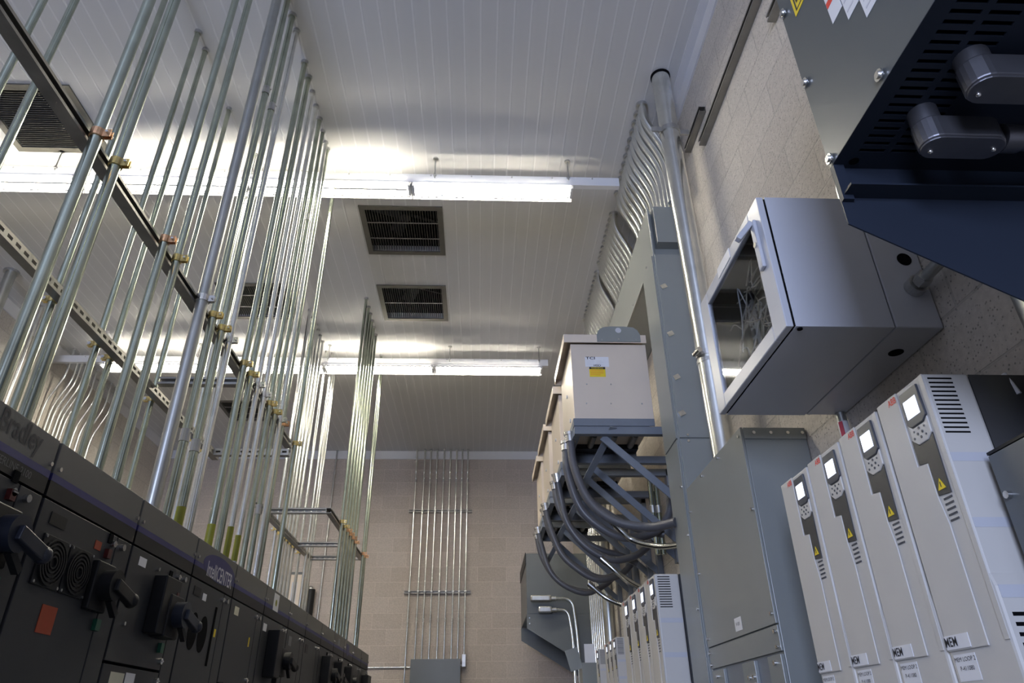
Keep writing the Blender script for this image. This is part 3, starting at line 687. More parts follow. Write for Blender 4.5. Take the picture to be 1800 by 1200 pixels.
# ------------------------------------------------------------------ filter enclosures with cables (row of four)
def make_filter():
    t = thing('filter_enclosure', 'x', 'electrical enclosure', (0.8, 4.1, 1.585), 'row of four beige filter enclosures')
    b = MB().box(0.553, 1.035, 3.825, 4.385, 1.632, 2.143).build('body', 'beige', t, 0.002)
    lid = MB().box(0.51, 1.037, 3.80, 4.42, 2.19, 2.2).box(0.51, 0.514, 3.80, 4.42, 2.143, 2.19).box(0.514, 1.037, 3.80, 3.804, 2.143, 2.19).box(0.514, 1.037, 4.416, 4.42, 2.143, 2.19)
    lid.build('lid', 'beige', t)
    MB().box(0.545, 1.035, 3.823, 3.83, 1.585, 1.632).box(0.545, 0.552, 3.83, 4.385, 1.585, 1.632).box(0.545, 1.035, 4.38, 4.387, 1.585, 1.632).build('base_rail', 'bracket', t)
    P = [(0.72, 2.155)]+[(0.80+0.078*math.cos(a)-0.002, 2.19+0.078*math.sin(a)) for a in (2.9, 2.5, 2.1, 1.75)]
    P = [(0.722, 2.148), (0.722, 2.20), (0.735, 2.232), (0.765, 2.252), (0.82, 2.258), (0.90, 2.258), (0.96, 2.252), (0.985, 2.232), (1.0, 2.20), (1.0, 2.148)]
    lp = MB().prism(P, 'y', 3.792, 3.7998).build('lifting_plate', 'grey', t)
    MB().cyl((0.862, 3.789, 2.228), (0.862, 3.792, 2.228), 0.019, 16).build('lifting_hole', 'cab', lp)
    q = MB()
    for x, z in ((0.75, 2.158), (0.86, 2.163), (0.97, 2.158)): q.cyl((x, 3.788, z), (x, 3.792, z), 0.005, 8)
    for x, z in ((0.64, 1.86), (0.79, 1.86), (0.63, 1.73), (0.78, 1.73), (0.97, 1.73)): q.cyl((x, 3.821, z), (x, 3.825, z), 0.005, 8)
    q.build('screws', 'bolt', t)
    l = bx('white_label', 'paper', t, 0.640, 0.790, 3.8235, 3.825, 1.982, 2.052)
    text('TCI', 0.026, 'ink', l, (0.645, 3.8235, 2.042), (1, 0, 0), UZ, 'LEFT', bold=0.02, sx=1.5)
    q = MB()
    for k in range(4): q.box(0.648, 0.648+0.05, 3.8228, 3.8235, 2.024-k*0.009, 2.026-k*0.009); q.box(0.71, 0.745+0.01*(k % 2), 3.8228, 3.8235, 2.022-k*0.009, 2.024-k*0.009)
    q.build('fine_print', 'wink', l)
    text('HSD', 0.02, 'ink', l, (0.715, 3.8235, 1.991), (1, 0, 0), UZ, bold=0.02, sx=1.2)
    l = bx('warning_label', 'yellow', t, 0.663, 0.763, 3.8235, 3.825, 1.912, 1.980, label='yellow warning label')
    bx('warning_band', 'ink', l, 0.663, 0.763, 3.8228, 3.8235, 1.965, 1.980)
    text('WARNING!', 0.015, 'yellow', l, (0.713, 3.8225, 1.9725), (1, 0, 0), UZ)
    q = MB()
    for k in range(4): q.box(0.668, 0.752-0.02*(k == 3), 3.8228, 3.8235, 1.956-k*0.010, 1.958-k*0.010)
    q.build('fine_print', 'redink', l)
    # open underside: core and coils above the rail
    for ya_, yb_ in ((3.90, 4.0), (4.25, 4.33)): bx('core', 'black', t, 0.60, 1.02, ya_, yb_, 1.60, 1.631)
    for k in range(3): MB().cyl((0.70+0.13*k, 4.03, 1.61), (0.70+0.13*k, 4.22, 1.61), 0.021, 12).build('coil', 'strut', t)
    MB().cyl((0.546, 4.0, 1.69), (0.553, 4.0, 1.69), 0.013, 12).cyl((0.546, 4.1, 1.9), (0.553, 4.1, 1.9), 0.012, 12).build('knockouts', 'cab', t)
    return t
f0 = make_filter()
fy = [0.0, 0.765, 1.60, 2.38]; fz = [0, 0.0, 0.05, 0.06]
names = ['nearest beige filter enclosure with white and yellow labels', 'second beige filter enclosure behind the labelled one',
         'third beige filter enclosure of the hanging row', 'farthest beige filter enclosure of the hanging row']
for k in range(4):
    if k == 0: f0['label'] = names[0]
    else: dup(f0, (0.8, 4.1+fy[k], 1.585+fz[k]), names[k])
    z = fz[k]; dy = fy[k]; t = thing('support_bracket', 'blue grey wall bracket carrying the %s beige enclosure' % ['nearest', 'second', 'third', 'farthest'][k], 'bracket', (1.0, 4.1+dy, 1.0+z), 'enclosure brackets')
    fr = MB()
    for y in (3.85+dy, 4.36+dy):
        fr.boxm((0.931, y, 1.56+z), X3, (0.383, 0.02, 0.024))
    fr.boxm((0.565, 4.105+dy, 1.56+z), X3, (0.02, 0.23, 0.022)).build('frame', 'bracket', t)
    for y in (3.85+dy, 4.36+dy):
        a = Vector((0.72, y+0.03, 1.535+z)); b = Vector((1.30, y+0.03, 0.99+z)); d = (b-a).normalized()
        MB().boxm((a+b)/2, (d, (0, 1, 0), d.cross(Vector((0, 1, 0)))), ((b-a).length/2, 0.006, 0.022)).build('brace', 'bracket', t)
    for y in (3.86+dy, 4.37+dy): MB().box(1.28, XR, y-0.03, y+0.03, 0.95+z, 1.584+z).build('wall_post', 'bracket', t)
    a = Vector((0.78, 3.815+dy, 1.575+z)); b = Vector((0.62, 4.34+dy, 1.32+z)); d = (b-a).normalized(); sd = d.cross(Vector((0, 0, 1))).normalized()
    MB().boxm((a+b)/2, (d, sd, d.cross(sd)), ((b-a).length/2, 0.022, 0.004)).build('tie_bar', 'bracket', t)
def cable(pts, r, label, conn=True):
    pts = spline(pts); p0 = pts[0]
    t = thing('flexible_cable', label, 'cable', tuple(min(pts, key=lambda p: p.z)), 'charcoal flexible cables under the beige enclosures')
    MB().tube(pts, r, 14).build('jacket', 'rubber', t)
    if conn:
        d = (pts[0]-pts[1]).normalized()
        MB().cyl(p0-d*0.03, p0+d*0.012, r*1.25, 14).cyl(p0+d*0.012, p0+d*0.03, r*1.5, 8).build('connector', 'bolt', t)
    return t
cb = [
 ([(0.535, 3.95, 1.56), (0.55, 3.95, 1.374), (0.62, 3.93, 1.166), (0.747, 3.88, 1.033), (0.923, 3.80, 0.975), (1.04, 3.66, 0.965)], 0.025),
 ([(0.528, 4.1, 1.56), (0.529, 4.1, 1.389), (0.60, 4.1, 1.158), (0.754, 4.1, 1.022), (0.887, 4.1, 0.989), (1.027, 4.1, 1.022), (1.125, 4.1, 1.124), (1.165, 4.1, 1.3)], 0.025),
 ([(0.57, 4.22, 1.56), (0.60, 4.22, 1.40), (0.68, 4.22, 1.25), (0.82, 4.2, 1.13), (0.95, 4.18, 1.06), (1.10, 4.15, 1.02)], 0.022),
 ([(0.53, 4.72, 1.56), (0.554, 4.75, 1.42), (0.594, 4.75, 1.243), (0.71, 4.75, 1.088), (0.879, 4.75, 1.0), (1.055, 4.75, 1.031), (1.185, 4.75, 1.145), (1.22, 4.75, 1.25)], 0.024),
 ([(0.53, 4.9, 1.56), (0.541, 4.9, 1.45), (0.584, 4.9, 1.334), (0.696, 4.9, 1.182), (0.832, 4.9, 1.10), (0.97, 4.9, 1.06), (1.083, 4.9, 1.005)], 0.022),
 ([(0.525, 5.6, 1.60), (0.547, 5.6, 1.466), (0.63, 5.6, 1.239), (0.759, 5.6, 1.107), (0.911, 5.6, 1.029), (1.093, 5.6, 1.062), (1.217, 5.6, 1.171)], 0.025),
 ([(0.525, 5.75, 1.60), (0.573, 5.75, 1.411), (0.691, 5.75, 1.227), (0.847, 5.75, 1.114), (0.982, 5.75, 1.069), (1.10, 5.75, 1.10)], 0.022),
 ([(0.525, 6.4, 1.61), (0.55, 6.4, 1.467), (0.624, 6.4, 1.241), (0.757, 6.4, 1.118), (0.931, 6.4, 1.06), (1.088, 6.4, 1.117), (1.2, 6.4, 1.2)], 0.025),
 ([(0.525, 6.6, 1.61), (0.56, 6.6, 1.43), (0.66, 6.6, 1.25), (0.80, 6.6, 1.15), (0.95, 6.6, 1.11), (1.1, 6.6, 1.12)], 0.022)]
own = ['nearest', 'nearest', 'nearest', 'second', 'second', 'third', 'third', 'farthest', 'farthest']
wh = ['outer loop into the tall wireway', 'loop that curls up at its end', 'thin inner loop', 'loop that curls up at its end', 'flatter loop', 'deep loop', 'flatter loop', 'deep loop', 'flatter loop']
for k, (p, r) in enumerate(cb): cable(p, r, 'charcoal flexible cable hanging from the %s beige enclosure, %s' % (own[k], wh[k]))
for k, pts in enumerate(([(0.752, 4.0, 1.07), (0.819, 4.0, 0.997), (0.88, 4.0, 0.948), (0.99, 3.9, 0.893), (1.075, 3.78, 0.874), (1.085, 3.709, 0.874)],
                         [(0.794, 4.6, 0.966), (0.898, 4.6, 0.873), (1.0, 4.68, 0.83), (1.12, 4.75, 0.80), (1.31, 4.8, 0.80)],
                         [(0.793, 5.2, 0.916), (0.898, 5.2, 0.829), (1.004, 5.15, 0.771), (1.16, 5.0, 0.70), (1.31, 4.98, 0.66)])):
    t = thing('metal_conduit_stub', 'bright bent conduit below the cables, %s' % ['nearest, entering the tall wireway', 'middle one, reaching the nearer drive group', 'farthest, behind the drive group'][k], 'conduit', pts[-1], 'bright conduit stubs under the cables')
    P = spline(pts); d = (P[0]-P[1]).normalized()
    MB().tube(P, 0.0165, 14).build('pipe', 'galv2', t); MB().cyl(P[0]-d*0.03, P[0]+d*0.02, 0.022, 14).build('connector', 'bolt', t)
for k, x in enumerate((1.16, 1.20)):
    conduit([(x, 4.6, 1.0), (x, 4.6, 1.52)], 0.017, 'galv', ['left', 'right'][k]+' short conduit stub on the wall behind the cables', 'short stubs behind the cables', coup=(1.3,))

# ------------------------------------------------------------------ variable speed drives
def make_drive():
    """front at x = .993, wall side at 1.32; y 1.357 .. 1.563, z -.03 .. .70; screen faces -x"""
    y0, y1 = 1.358, 1.563; XFd = 0.993
    t = thing('variable_speed_drive', 'x', 'drive', (1.16, 1.46, -0.60), 'white variable speed drives')
    # cover: slim upper half, swelling to the wider lower half
    P = [(y0+0.008, 0.699), (y1-0.004, 0.699), (y1, 0.69), (y1, -0.03), (y0, -0.03), (y0, 0.235), (y0+0.008, 0.26)]
    cov = MB().prism(P, 'x', XFd, 1.105).build('cover', 'drive', t, 0.007)
    bx('rear_housing', 'drived', t, 1.107, XR, y0+0.012, y1-0.012, -0.03, 0.698)
    bx('base', 'drive', t, XFd+0.004, 1.105, y0+0.002, y1-0.002, -0.60, -0.034, 0.004)
    # raised left half panel on the front
    yl, ym = y1-0.006, 1.47
    MB().prism([(yl, 0.697), (ym, 0.697), (ym, 0.512), (1.434, 0.508), (1.434, 0.43), (1.424, 0.37), (1.424, 0.135), (yl, 0.135)], 'x', XFd-0.004, XFd-0.0002).build('front_panel', 'drive', cov, 0.0015)
    MB().box(XFd-0.002, XFd-0.0002, 1.362, 1.378, 0.14, 0.695).build('edge_rib', 'drive', cov, 0.001)
    kp = MB().prism([(1.457, 0.683), (1.387, 0.683), (1.384, 0.607), (1.40, 0.597), (1.445, 0.597), (1.459, 0.607)], 'x', XFd-0.006, XFd-0.0002).build('keypad_frame', 'keypad', t, 0.002)
    bx('screen', 'screen', kp, XFd-0.0072, XFd-0.006, 1.399, 1.448, 0.617, 0.660, label='lit white screen')
    bt = MB().prism([(1.458, 0.605), (1.445, 0.594), (1.40, 0.594), (1.385, 0.604), (1.385, 0.566), (1.405, 0.554), (1.44, 0.554), (1.458, 0.568)], 'x', XFd-0.005, XFd-0.0002).build('button_pad', 'drive', t, 0.002)
    q = MB()
    for y, z, r in ((1.422, 0.588, .0035), (1.402, 0.586, .0025), (1.442, 0.586, .0025), (1.413, 0.577, .0035), (1.431, 0.577, .0035), (1.422, 0.567, .0035), (1.403, 0.567, .0025), (1.447, 0.571, .003)):
        q.cyl((XFd-0.0062, y, z), (XFd-0.005, y, z), r, 8)
    q.build('buttons', 'keypad', bt)
    wn = MB().prism([(1.463, 0.572), (1.440, 0.552), (1.405, 0.552), (1.386, 0.564), (1.389, 0.430), (1.431, 0.434), (1.431, 0.510), (1.463, 0.514)], 'x', XFd-0.003, XFd-0.0002).build('charcoal_inset', 'drived', t)
    MB().prism([(1.425, 0.443), (1.398, 0.443), (1.4115, 0.467)], 'x', XFd-0.0042, XFd-0.003).build('warning_triangle', 'yellow', wn)
    MB().box(XFd-0.005, XFd-0.0042, 1.4105, 1.4125, 0.448, 0.459).build('warning_bolt', 'ink', wn)
    q = MB()
    for k in range(5): q.box(XFd-0.0015, XFd-0.0002, 1.392, 1.421, 0.421-k*0.0115, 0.425-k*0.0115)
    q.build('front_slots', 'keypad', cov)
    q = MB()
    for k in range(13): q.box(1.006, 1.062, y0+0.0072, y0+0.009, 0.684-k*0.0108, 0.6878-k*0.0108)
    q.build('upper_side_slots', 'gap', cov); q = MB()
    for k in range(10): q.box(1.01, 1.09, y0-0.0008, y0+0.0008, 0.18-k*0.018, 0.187-k*0.018)
    q.build('lower_side_slots', 'gap', cov)
    MB().box(1.0, 1.10, y0-0.001, y0+0.001, 0.213, 0.237).build('side_recess', 'cab', cov)
    for z in (0.50, 0.36): MB().box(1.0, 1.10, y0+0.0072, y0+0.009, z-0.010, z+0.010).build('side_recess', 'cab', cov)
    text('ABB', 0.022, 'redink', cov, (XFd-0.0042, 1.490, 0.682), (0, -1, 0), UZ, bold=0.02, sx=0.85)
    l = bx('white_label', 'paper', t, XFd-0.0056, XFd-0.0042, 1.475, 1.556, 0.138, 0.165)
    text('MEM', 0.026, 'ink', l, (XFd-0.0057, 1.535, 0.1515), (0, -1, 0), UZ, bold=0.01, sx=0.8)
    l = bx('white_label', 'paper', t, XFd-0.0012, XFd-0.0002, 1.478, 1.548, 0.078, 0.128)
    for k, sx in enumerate(('MEM LOOP 2', 'P-411080')):
        text(sx, 0.012, 'ink', l, (XFd-0.0013, 1.513, 0.118-k*0.017), (0, -1, 0), UZ)
    MB().cyl((1.20, y0+0.02, 0.705), (1.21, y0+0.012, 0.65), 0.006, 8).build('mounting_lug', 'paper', t)
    return t
d0 = make_drive()
dn = ['nearest white drive, its slotted side facing the camera', 'white drive with lit screen, second from the camera', 'white drive with lit screen, third from the camera',
      'white drive right beside the grey disconnect cabinet, farthest of the four near ones']
for k in range(4):
    if k == 0: d0['label'] = dn[0]
    else: dup(d0, (1.16, 1.46+0.2115*k, -0.60), dn[k])
fn = ['nearest drive of the far group, its slotted side showing beside the tall wireway', 'second drive of the far group beyond the tall wireway',
      'third drive of the far group beyond the tall wireway', 'fourth drive of the far group beyond the tall wireway']
for k in range(4): dup(d0, (1.102, 3.845+0.243*k, -0.78), fn[k], scale=1.15)
sn = ['first of the three small lit drives past the far group', 'second of the three small lit drives past the far group', 'third of the three small lit drives past the far group', 'small slotted drive standing apart beyond the small trio']
for k in range(4): dup(d0, (1.05, 5.17+0.16*k+(0.30 if k == 3 else 0), -0.405), sn[k], scale=0.74)

# ------------------------------------------------------------------ grey disconnect cabinet between wireway and drives
t = thing('disconnect_cabinet', 'tall grey cabinet below the thick pipe, left of the near drives', 'electrical cabinet', (1.19, 3.0, FL))
bx('body', 'grey', t, 1.0605, XR, 2.592, 3.435, FL, 1.066, 0.002)
bx('top_flange', 'grey', t, 1.0605, XR-0.002, 2.586, 2.5915, 1.02, 1.068, 0.001)
bx('door', 'grey', t, 1.050, 1.0600, 2.594, 3.432, 0.325, 1.072, 0.0015)
bx('lower_panel', 'grey', t, 1.052, 1.0600, 2.594, 3.432, 0.235, 0.320, 0.0015)
for y0, y1 in ((2.594, 2.72), (2.86, 3.0), (3.24, 3.40)):
    bx('switch_module', 'grey', t, 1.045, 1.0600, y0, y1, -0.5, 0.225, 0.002)
bx('recess', 'bracket', t, 1.0595, 1.0603, 2.72, 3.24, -0.5, 0.23)
lb = bx('white_label', 'paper', t, 1.0490, 1.0499, 2.94, 3.02, 0.345, 0.395)
text('P-101', 0.02, 'ink', lb, (1.0489, 2.98, 0.37), (0, -1, 0), UZ)
lb = bx('white_label', 'paper', t, 1.0440, 1.0449, 2.87, 2.95, 0.10, 0.15)
text('ABB', 0.024, 'redink', lb, (1.0439, 2.91, 0.112), (0, -1, 0), UZ, bold=0.03)
for y, z in ((2.615, 1.04), (2.615, 0.74), (2.615, 0.36), (2.615, 0.30), (2.615, 0.25), (2.9, 1.05), (3.15, 1.05), (3.41, 0.95), (3.41, 0.65), (3.41, 0.36), (3.41, 0.30), (3.41, 0.25)):
    MB().cyl((1.042, y, z), (1.050, y, z), 0.007, 8).build('screw', 'bolt', t)
for y, z in ((2.65, 0.20), (3.33, 0.20), (2.88, 0.17), (2.93, 0.17)): MB().cyl((1.037, y, z), (1.045, y, z), 0.009, 8).build('screw', 'bolt', t)
for x in (1.10, 1.17, 1.24, 1.30): MB().cyl((x, 2.58, 1.045), (x, 2.586, 1.045), 0.007, 8).build('screw', 'bolt', t)

# ------------------------------------------------------------------ wall cabinet with glazed door
t = thing('glazed_wall_cabinet', 'light grey wall cabinet with a glazed door facing the aisle', 'cabinet', (1.1, 1.96, 0.99))
ya, yb, za, zb = 1.65, 2.28, 0.99, 1.465
body = MB()
body.box(0.885, 1.172, ya, ya+0.003, za, zb).box(0.885, 1.172, yb-0.003, yb, za, zb).box(0.885, 1.172, ya+0.003, yb-0.003, za, za+0.003).box(0.885, 1.172, ya+0.003, yb-0.003, zb-0.003, zb)
body.box(1.169, 1.172, ya+0.003, yb-0.003, za+0.003, zb-0.003)
body.build('body', 'cab', t, 0.001)
bx('rear_section', 'cab', t, 1.177, XR, ya+0.001, yb-0.001, za+0.001, zb-0.001, 0.004)
bx('seam', 'gap', t, 1.1715, 1.1775, ya+0.006, yb-0.006, za+0.006, zb-0.006)
dr = MB(); xf, xb = 0.857, 0.879
wy0, wy1, wz0, wz1 = ya+0.085, yb-0.075, za+0.05, zb-0.05
dr.box(xf, xb, ya, wy0, za, zb).box(xf, xb, wy1, yb, za, zb).box(xf, xb, wy0, wy1, za, wz0).box(xf, xb, wy0, wy1, wz1, zb)
door = dr.build('door', 'cab', t, 0.003)
bx('gasket', 'gap', t, xb, 0.885, ya+0.006, yb-0.006, za+0.004, za+0.02); 
bx('gasket', 'gap', t, xb, 0.885, ya+0.005, ya+0.02, za+0.02, zb-0.004)
bx('glass_pane', 'glass', door, xf+0.006, xf+0.010, wy0, wy1, wz0, wz1)
hd = MB().box(xf-0.012, xf, ya+0.03, ya+0.062, 1.22, 1.40).build('handle_plate', 'cab', t, 0.004)
MB().boxm((xf-0.038, ya+0.05, 1.365), ((-0.62, 0.0, -0.78), (0, 1, 0), (0.78, 0, -0.62)), (0.042, 0.012, 0.009)).build('lever', 'cab', hd, 0.003)
MB().cyl((xf-0.016, ya+0.046, 1.31), (xf-0.012, ya+0.046, 1.31), 0.009, 12).build('key_lock', 'bolt', hd)
bx('label_plate', 'paper', door, xf-0.002, xf-0.0002, ya+0.27, ya+0.40, zb-0.036, zb+0.004)
inn = bx('terminal_board', 'drived', t, 1.14, 1.166, ya+0.05, yb-0.05, za+0.04, zb-0.04)
MB().box(0.90, 1.168, yb-0.006, yb-0.004, za+0.006, zb-0.006).box(0.90, 1.168, ya+0.006, yb-0.007, zb-0.006, zb-0.004).build('darkening_plates', 'drived', t)  # charcoal plates added inside the far wall and top to darken the interior
bx('terminal_strip', 'cab', t, 1.02, 1.03, yb-0.10, yb-0.05, za+0.08, zb-0.04)
q = MB()
for k in range(9): q.box(1.012, 1.02, yb-0.088, yb-0.062, za+0.09+k*0.04, za+0.112+k*0.04)
q.build('terminal_blocks', 'drived', t)
random.seed(3)
wires = [MB(), MB(), MB()]
for k in range(64):
    y = random.uniform(ya+0.1, yb-0.1); z = random.uniform(za+0.06, zb-0.06); P = [(0.98+random.uniform(-0.05, 0.08), y, z)]
    for j in range(4): P.append((min(1.08, max(0.90, P[-1][0]+random.uniform(-0.06, 0.06))), min(yb-0.05, max(ya+0.05, P[-1][1]+random.uniform(-0.14, 0.14))), min(zb-0.04, max(za+0.03, P[-1][2]+random.uniform(-0.14, 0.1)))))
    wires[k % 3].tube(spline(P, 4), 0.0026, 6, False)
for w_, m_ in zip(wires, ('bag', 'cab', 'bag')): w_.build('wiring', m_, t)
bx('control_module', 'black', t, 1.06, 1.14, ya+0.12, ya+0.30, za+0.20, za+0.34, 0.003)
bx('bottom_foil', 'bolt', t, 0.89, 1.165, ya+0.01, yb-0.01, za+0.0035, za+0.006)
for sd, (x, y, z, ax) in enumerate(((1.27, ya-0.0, 1.23, 'y'), (1.255, 1.80, za, 'z'))):
    if ax == 'y': MB().cyl((x, y-0.001, z), (x, y+0.0012, z), 0.022, 20).build('knockout', 'gap', t)
    else: MB().cyl((x, y, z-0.001), (x, y, z+0.0012), 0.022, 20).build('knockout', 'gap', t)
MB().cyl((0.90, ya+0.012, za-0.004), (0.90, ya+0.012, za), 0.008, 10).build('drain_plug', 'gap', t)
t = thing('conduit', 'short grey conduit entering the near side of the glazed cabinet', 'conduit', (1.268, 1.4, 1.12))
MB().tube(fillet([(1.268, 1.635, 1.125), (1.268, 1.30, 1.125)], 0.1), 0.0175, 14).build('pipe', 'galv3', t)
MB().ring((1.268, 1.635, 1.125), (0, 1, 0), 0.0178, 0.03, 0.03, 18).ring((1.268, 1.60, 1.125), (0, 1, 0), 0.0178, 0.024, 0.03, 6).build('connector', 'zinc', t)
conduit([(1.295, 2.26, 1.07-0.8), (1.295, 2.26, 0.99)], 0.0175, 'galv3', 'thin grey conduit with a red and white tag, running down below the glazed cabinet', None)
tg = thing('inventory_tag', 'small red and white tag stuck on the conduit below the glazed cabinet', 'tag', (1.276, 2.24, 0.86))
MB().tube([(1.295, 2.26, 0.87), (1.295, 2.26, 0.955)], 0.0185, 14, False).build('white_half', 'paper', tg)
MB().boxm((1.2795, 2.2475, 0.912), ((0.6, -0.8, 0), (0.8, 0.6, 0), (0, 0, 1)), (0.007, 0.0016, 0.04)).build('red_half', 'tagp', tg)
conduit([(1.192, 0.952, 1.62), (1.192, 1.72, 1.62), (1.192, 1.72, 1.465)], 0.0175, 'galv3', 'bent conduit above the glazed cabinet leading to the overhead enclosure', None)
conduit([(1.262, 1.27, 0.497), (1.262, 1.27, 2.4)], 0.05, 'galv3', 'thick grey conduit at the right frame edge behind the nearest drive', None)

# ------------------------------------------------------------------ big overhead enclosures
def make_overhead():
    """front at x=.65; y -.75 .. .95; open louvred underside at z=.918; skirts at both ends"""
    x0, x1, y0, y1, z0, z1 = 0.65, XR, -0.75, 0.95, 0.918, 2.0
    t = thing('overhead_enclosure', 'x', 'electrical enclosure', (1.0, 0.1, z0), None)
    s = MB()
    s.box(x0, x0+0.003, y0, y1, z0, z1).box(x0+0.003, x1, y0, y0+0.003, z0, z1).box(x0+0.003, x1, y1-0.003, y1, z0, z1).box(x0+0.003, x1, y0, y1, z1-0.003, z1)
    s.build('shell', 'grey3', t)
    # louvred bottom: rows of slots left between bars
    b = MB(); zz0, zz1 = z0-0.0015, z0+0.0015
    xa = [x0+0.032, x0+0.080, x0+0.092, x0+0.140]; pitch = 0.0175
    b.box(x0, xa[0], y0, y1, zz0, zz1).box(xa[1], xa[2], y0, y1, zz0, zz1).box(xa[3], x1-0.14, y0, y1, zz0, zz1)
    b.box(x1-0.14, x1, y0, y1, zz0, zz1)
    ys0 = y1-0.045; n = 90
    b.box(xa[0], xa[1], ys0, y1, zz0, zz1); b.box(xa[2], xa[3], ys0, y1, zz0, zz1)
    for k in range(n):
        yy = ys0-k*pitch
        for q0, q1 in ((xa[0], xa[1]), (xa[2], xa[3])): b.box(q0, q1, yy-pitch, yy-0.0078, zz0, zz1)
    yy = ys0-n*pitch
    b.box(xa[0], xa[3], y0, yy, zz0, zz1)
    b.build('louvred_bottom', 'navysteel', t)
    bx('dark_interior', 'gap', t, x0+0.02, x1-0.01, y0+0.02, y1-0.02, z0+0.12, z0+0.13)
    MB().cyl((x0+0.035, y1-0.022, z0-0.003), (x0+0.035, y1-0.022, z0+0.001), 0.009, 14).build('hole', 'gap', t)
    # end skirts: taller at the wall than at the front
    for ye, sg in ((y1, -1), (y0, 1)):
        sk = MB().prism([(x0, z0-0.002), (x0, z0-0.135), (x0+0.47, z0-0.42), (x0+0.47, z0-0.002)], 'y', ye, ye+0.003*sg)
        sk.box(x0, x0+0.02, min(ye, ye+0.012*sg), max(ye, ye+0.012*sg), z0-0.085, z0-0.002)
        sk.box(x0+0.003, x0+0.46, min(ye, ye+0.04*sg), max(ye, ye+0.04*sg), z0-0.075, z0-0.071)
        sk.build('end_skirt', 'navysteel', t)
    q = MB()
    for y, z in ((y1-0.012, z0+0.012), (y1-0.012, z0+0.22), (y1-0.012, z0+0.44), (y1-0.2, z0+0.015), (y1-0.6, z0+0.015)): q.cyl((x0-0.009, y, z), (x0, y, z), 0.0065, 8).cyl((x0-0.006, y, z), (x0-0.003, y, z), 0.011, 10)
    q.build('bolts', 'bolt', t)
    return t
ov = make_overhead(); ov['label'] = 'big grey overhead enclosure with a louvred underside, at the upper right near the camera'
def on_front(name, m, corners, x=0.65):
    return MB().prism(corners, 'x', x-0.0009, x-0.0001).build(name, m, ov)
w = on_front('yellow_label', 'yellow', [(0.905, 1.30), (0.80, 1.30), (0.80, 1.37), (0.905, 1.37)]); w['label'] = 'yellow danger label'
MB().box(0.6486, 0.6490, 0.893, 0.897, 1.308, 1.365).box(0.6486, 0.6490, 0.87, 0.897, 1.308, 1.311).box(0.6486, 0.6490, 0.81, 0.897, 1.362, 1.365).build('label_border', 'ink', w)
text('DANGER', 0.036, 'ink', w, (0.6488, 0.85, 1.335), (0, -1, 0), UZ, bold=0.03, sx=0.55)
w = on_front('white_label', 'paper', [(0.812, 1.148), (0.775, 1.148), (0.775, 1.30), (0.812, 1.30)])
MB().box(0.6486, 0.6490, 0.776, 0.811, 1.19, 1.205).build('red_stripe', 'redink', w)
w = on_front('white_label', 'paper', [(0.772, 1.105), (0.735, 1.105), (0.735, 1.30), (0.772, 1.30)])
q = MB()
for k in range(6): q.box(0.6486, 0.6490, 0.745, 0.768, 1.12+k*0.025, 1.124+k*0.025)
q.build('fine_print', 'wink', w)
w = on_front('white_label', 'paper', [(0.732, 1.055), (0.66, 1.055), (0.66, 1.22), (0.732, 1.22)])
q = MB()
for k in range(8): q.box(0.6486, 0.6490, 0.668, 0.725, 1.07+k*0.018, 1.074+k*0.018)
q.build('fine_print', 'wink', w)
# conduit bodies hanging under it
def lb_body(x0, x1, y, z0, z1, r, label):
    t = thing('elbow_fitting', label, 'conduit fitting', ((x0+x1)/2, y, z0), 'conduit bodies under the overhead enclosure')
    P = [(x0+r+r*math.cos(a), y+r*math.sin(a)) for a in [math.pi/2+math.pi*k/10 for k in range(11)]]+[(x1-r+r*math.cos(a), y+r*math.sin(a)) for a in [-math.pi/2+math.pi*k/10 for k in range(11)]]
    b = MB(); b.prism(P, 'z', z0+0.004, z1); b.build('body', 'cast', t, 0.003)
    P2 = [(x+(0.002 if x < (x0+x1)/2 else -0.002), y+(yy-y)*0.93) for x, yy in P]
    MB().prism(P2, 'z', z0, z0+0.0038).build('cover_plate', 'cast', t, 0.001)
    MB().cyl((x0+r, y, z1), (x0+r, y, 0.9165), r*0.92, 20).build('hub', 'cast', t)
    MB().sphere((x0+0.02, y+0.008, z0-0.0005), 0.0045, 8).sphere((x1-0.02, y, z0-0.0005), 0.0045, 8).build('cover_screws', 'bolt', t)
    MB().cyl((x1, y, (z0+z1)/2), (x1+0.03, y, (z0+z1)/2), (z1-z0)*0.48, 18).cyl((x1+0.03, y, (z0+z1)/2), (XR, y, (z0+z1)/2), (z1-z0)*0.40, 18).build('pipe', 'cast', t)
    return t
lb_body(0.722, 0.865, 0.812, 0.835, 0.885, 0.026, 'grey rounded conduit body under the overhead enclosure, farther of the two')
lb_body(0.735, 0.90, 0.70, 0.843, 0.893, 0.028, 'grey rounded conduit body under the overhead enclosure, nearer the frame edge')
t = thing('wall_bracket', 'small bronze bracket on the wall at the right frame edge below the overhead enclosure', 'bracket', (1.2, 0.88, 0.78))
bx('plate', 'strut', t, 1.02, 1.06, 0.84, 0.9, 0.845, 0.916)
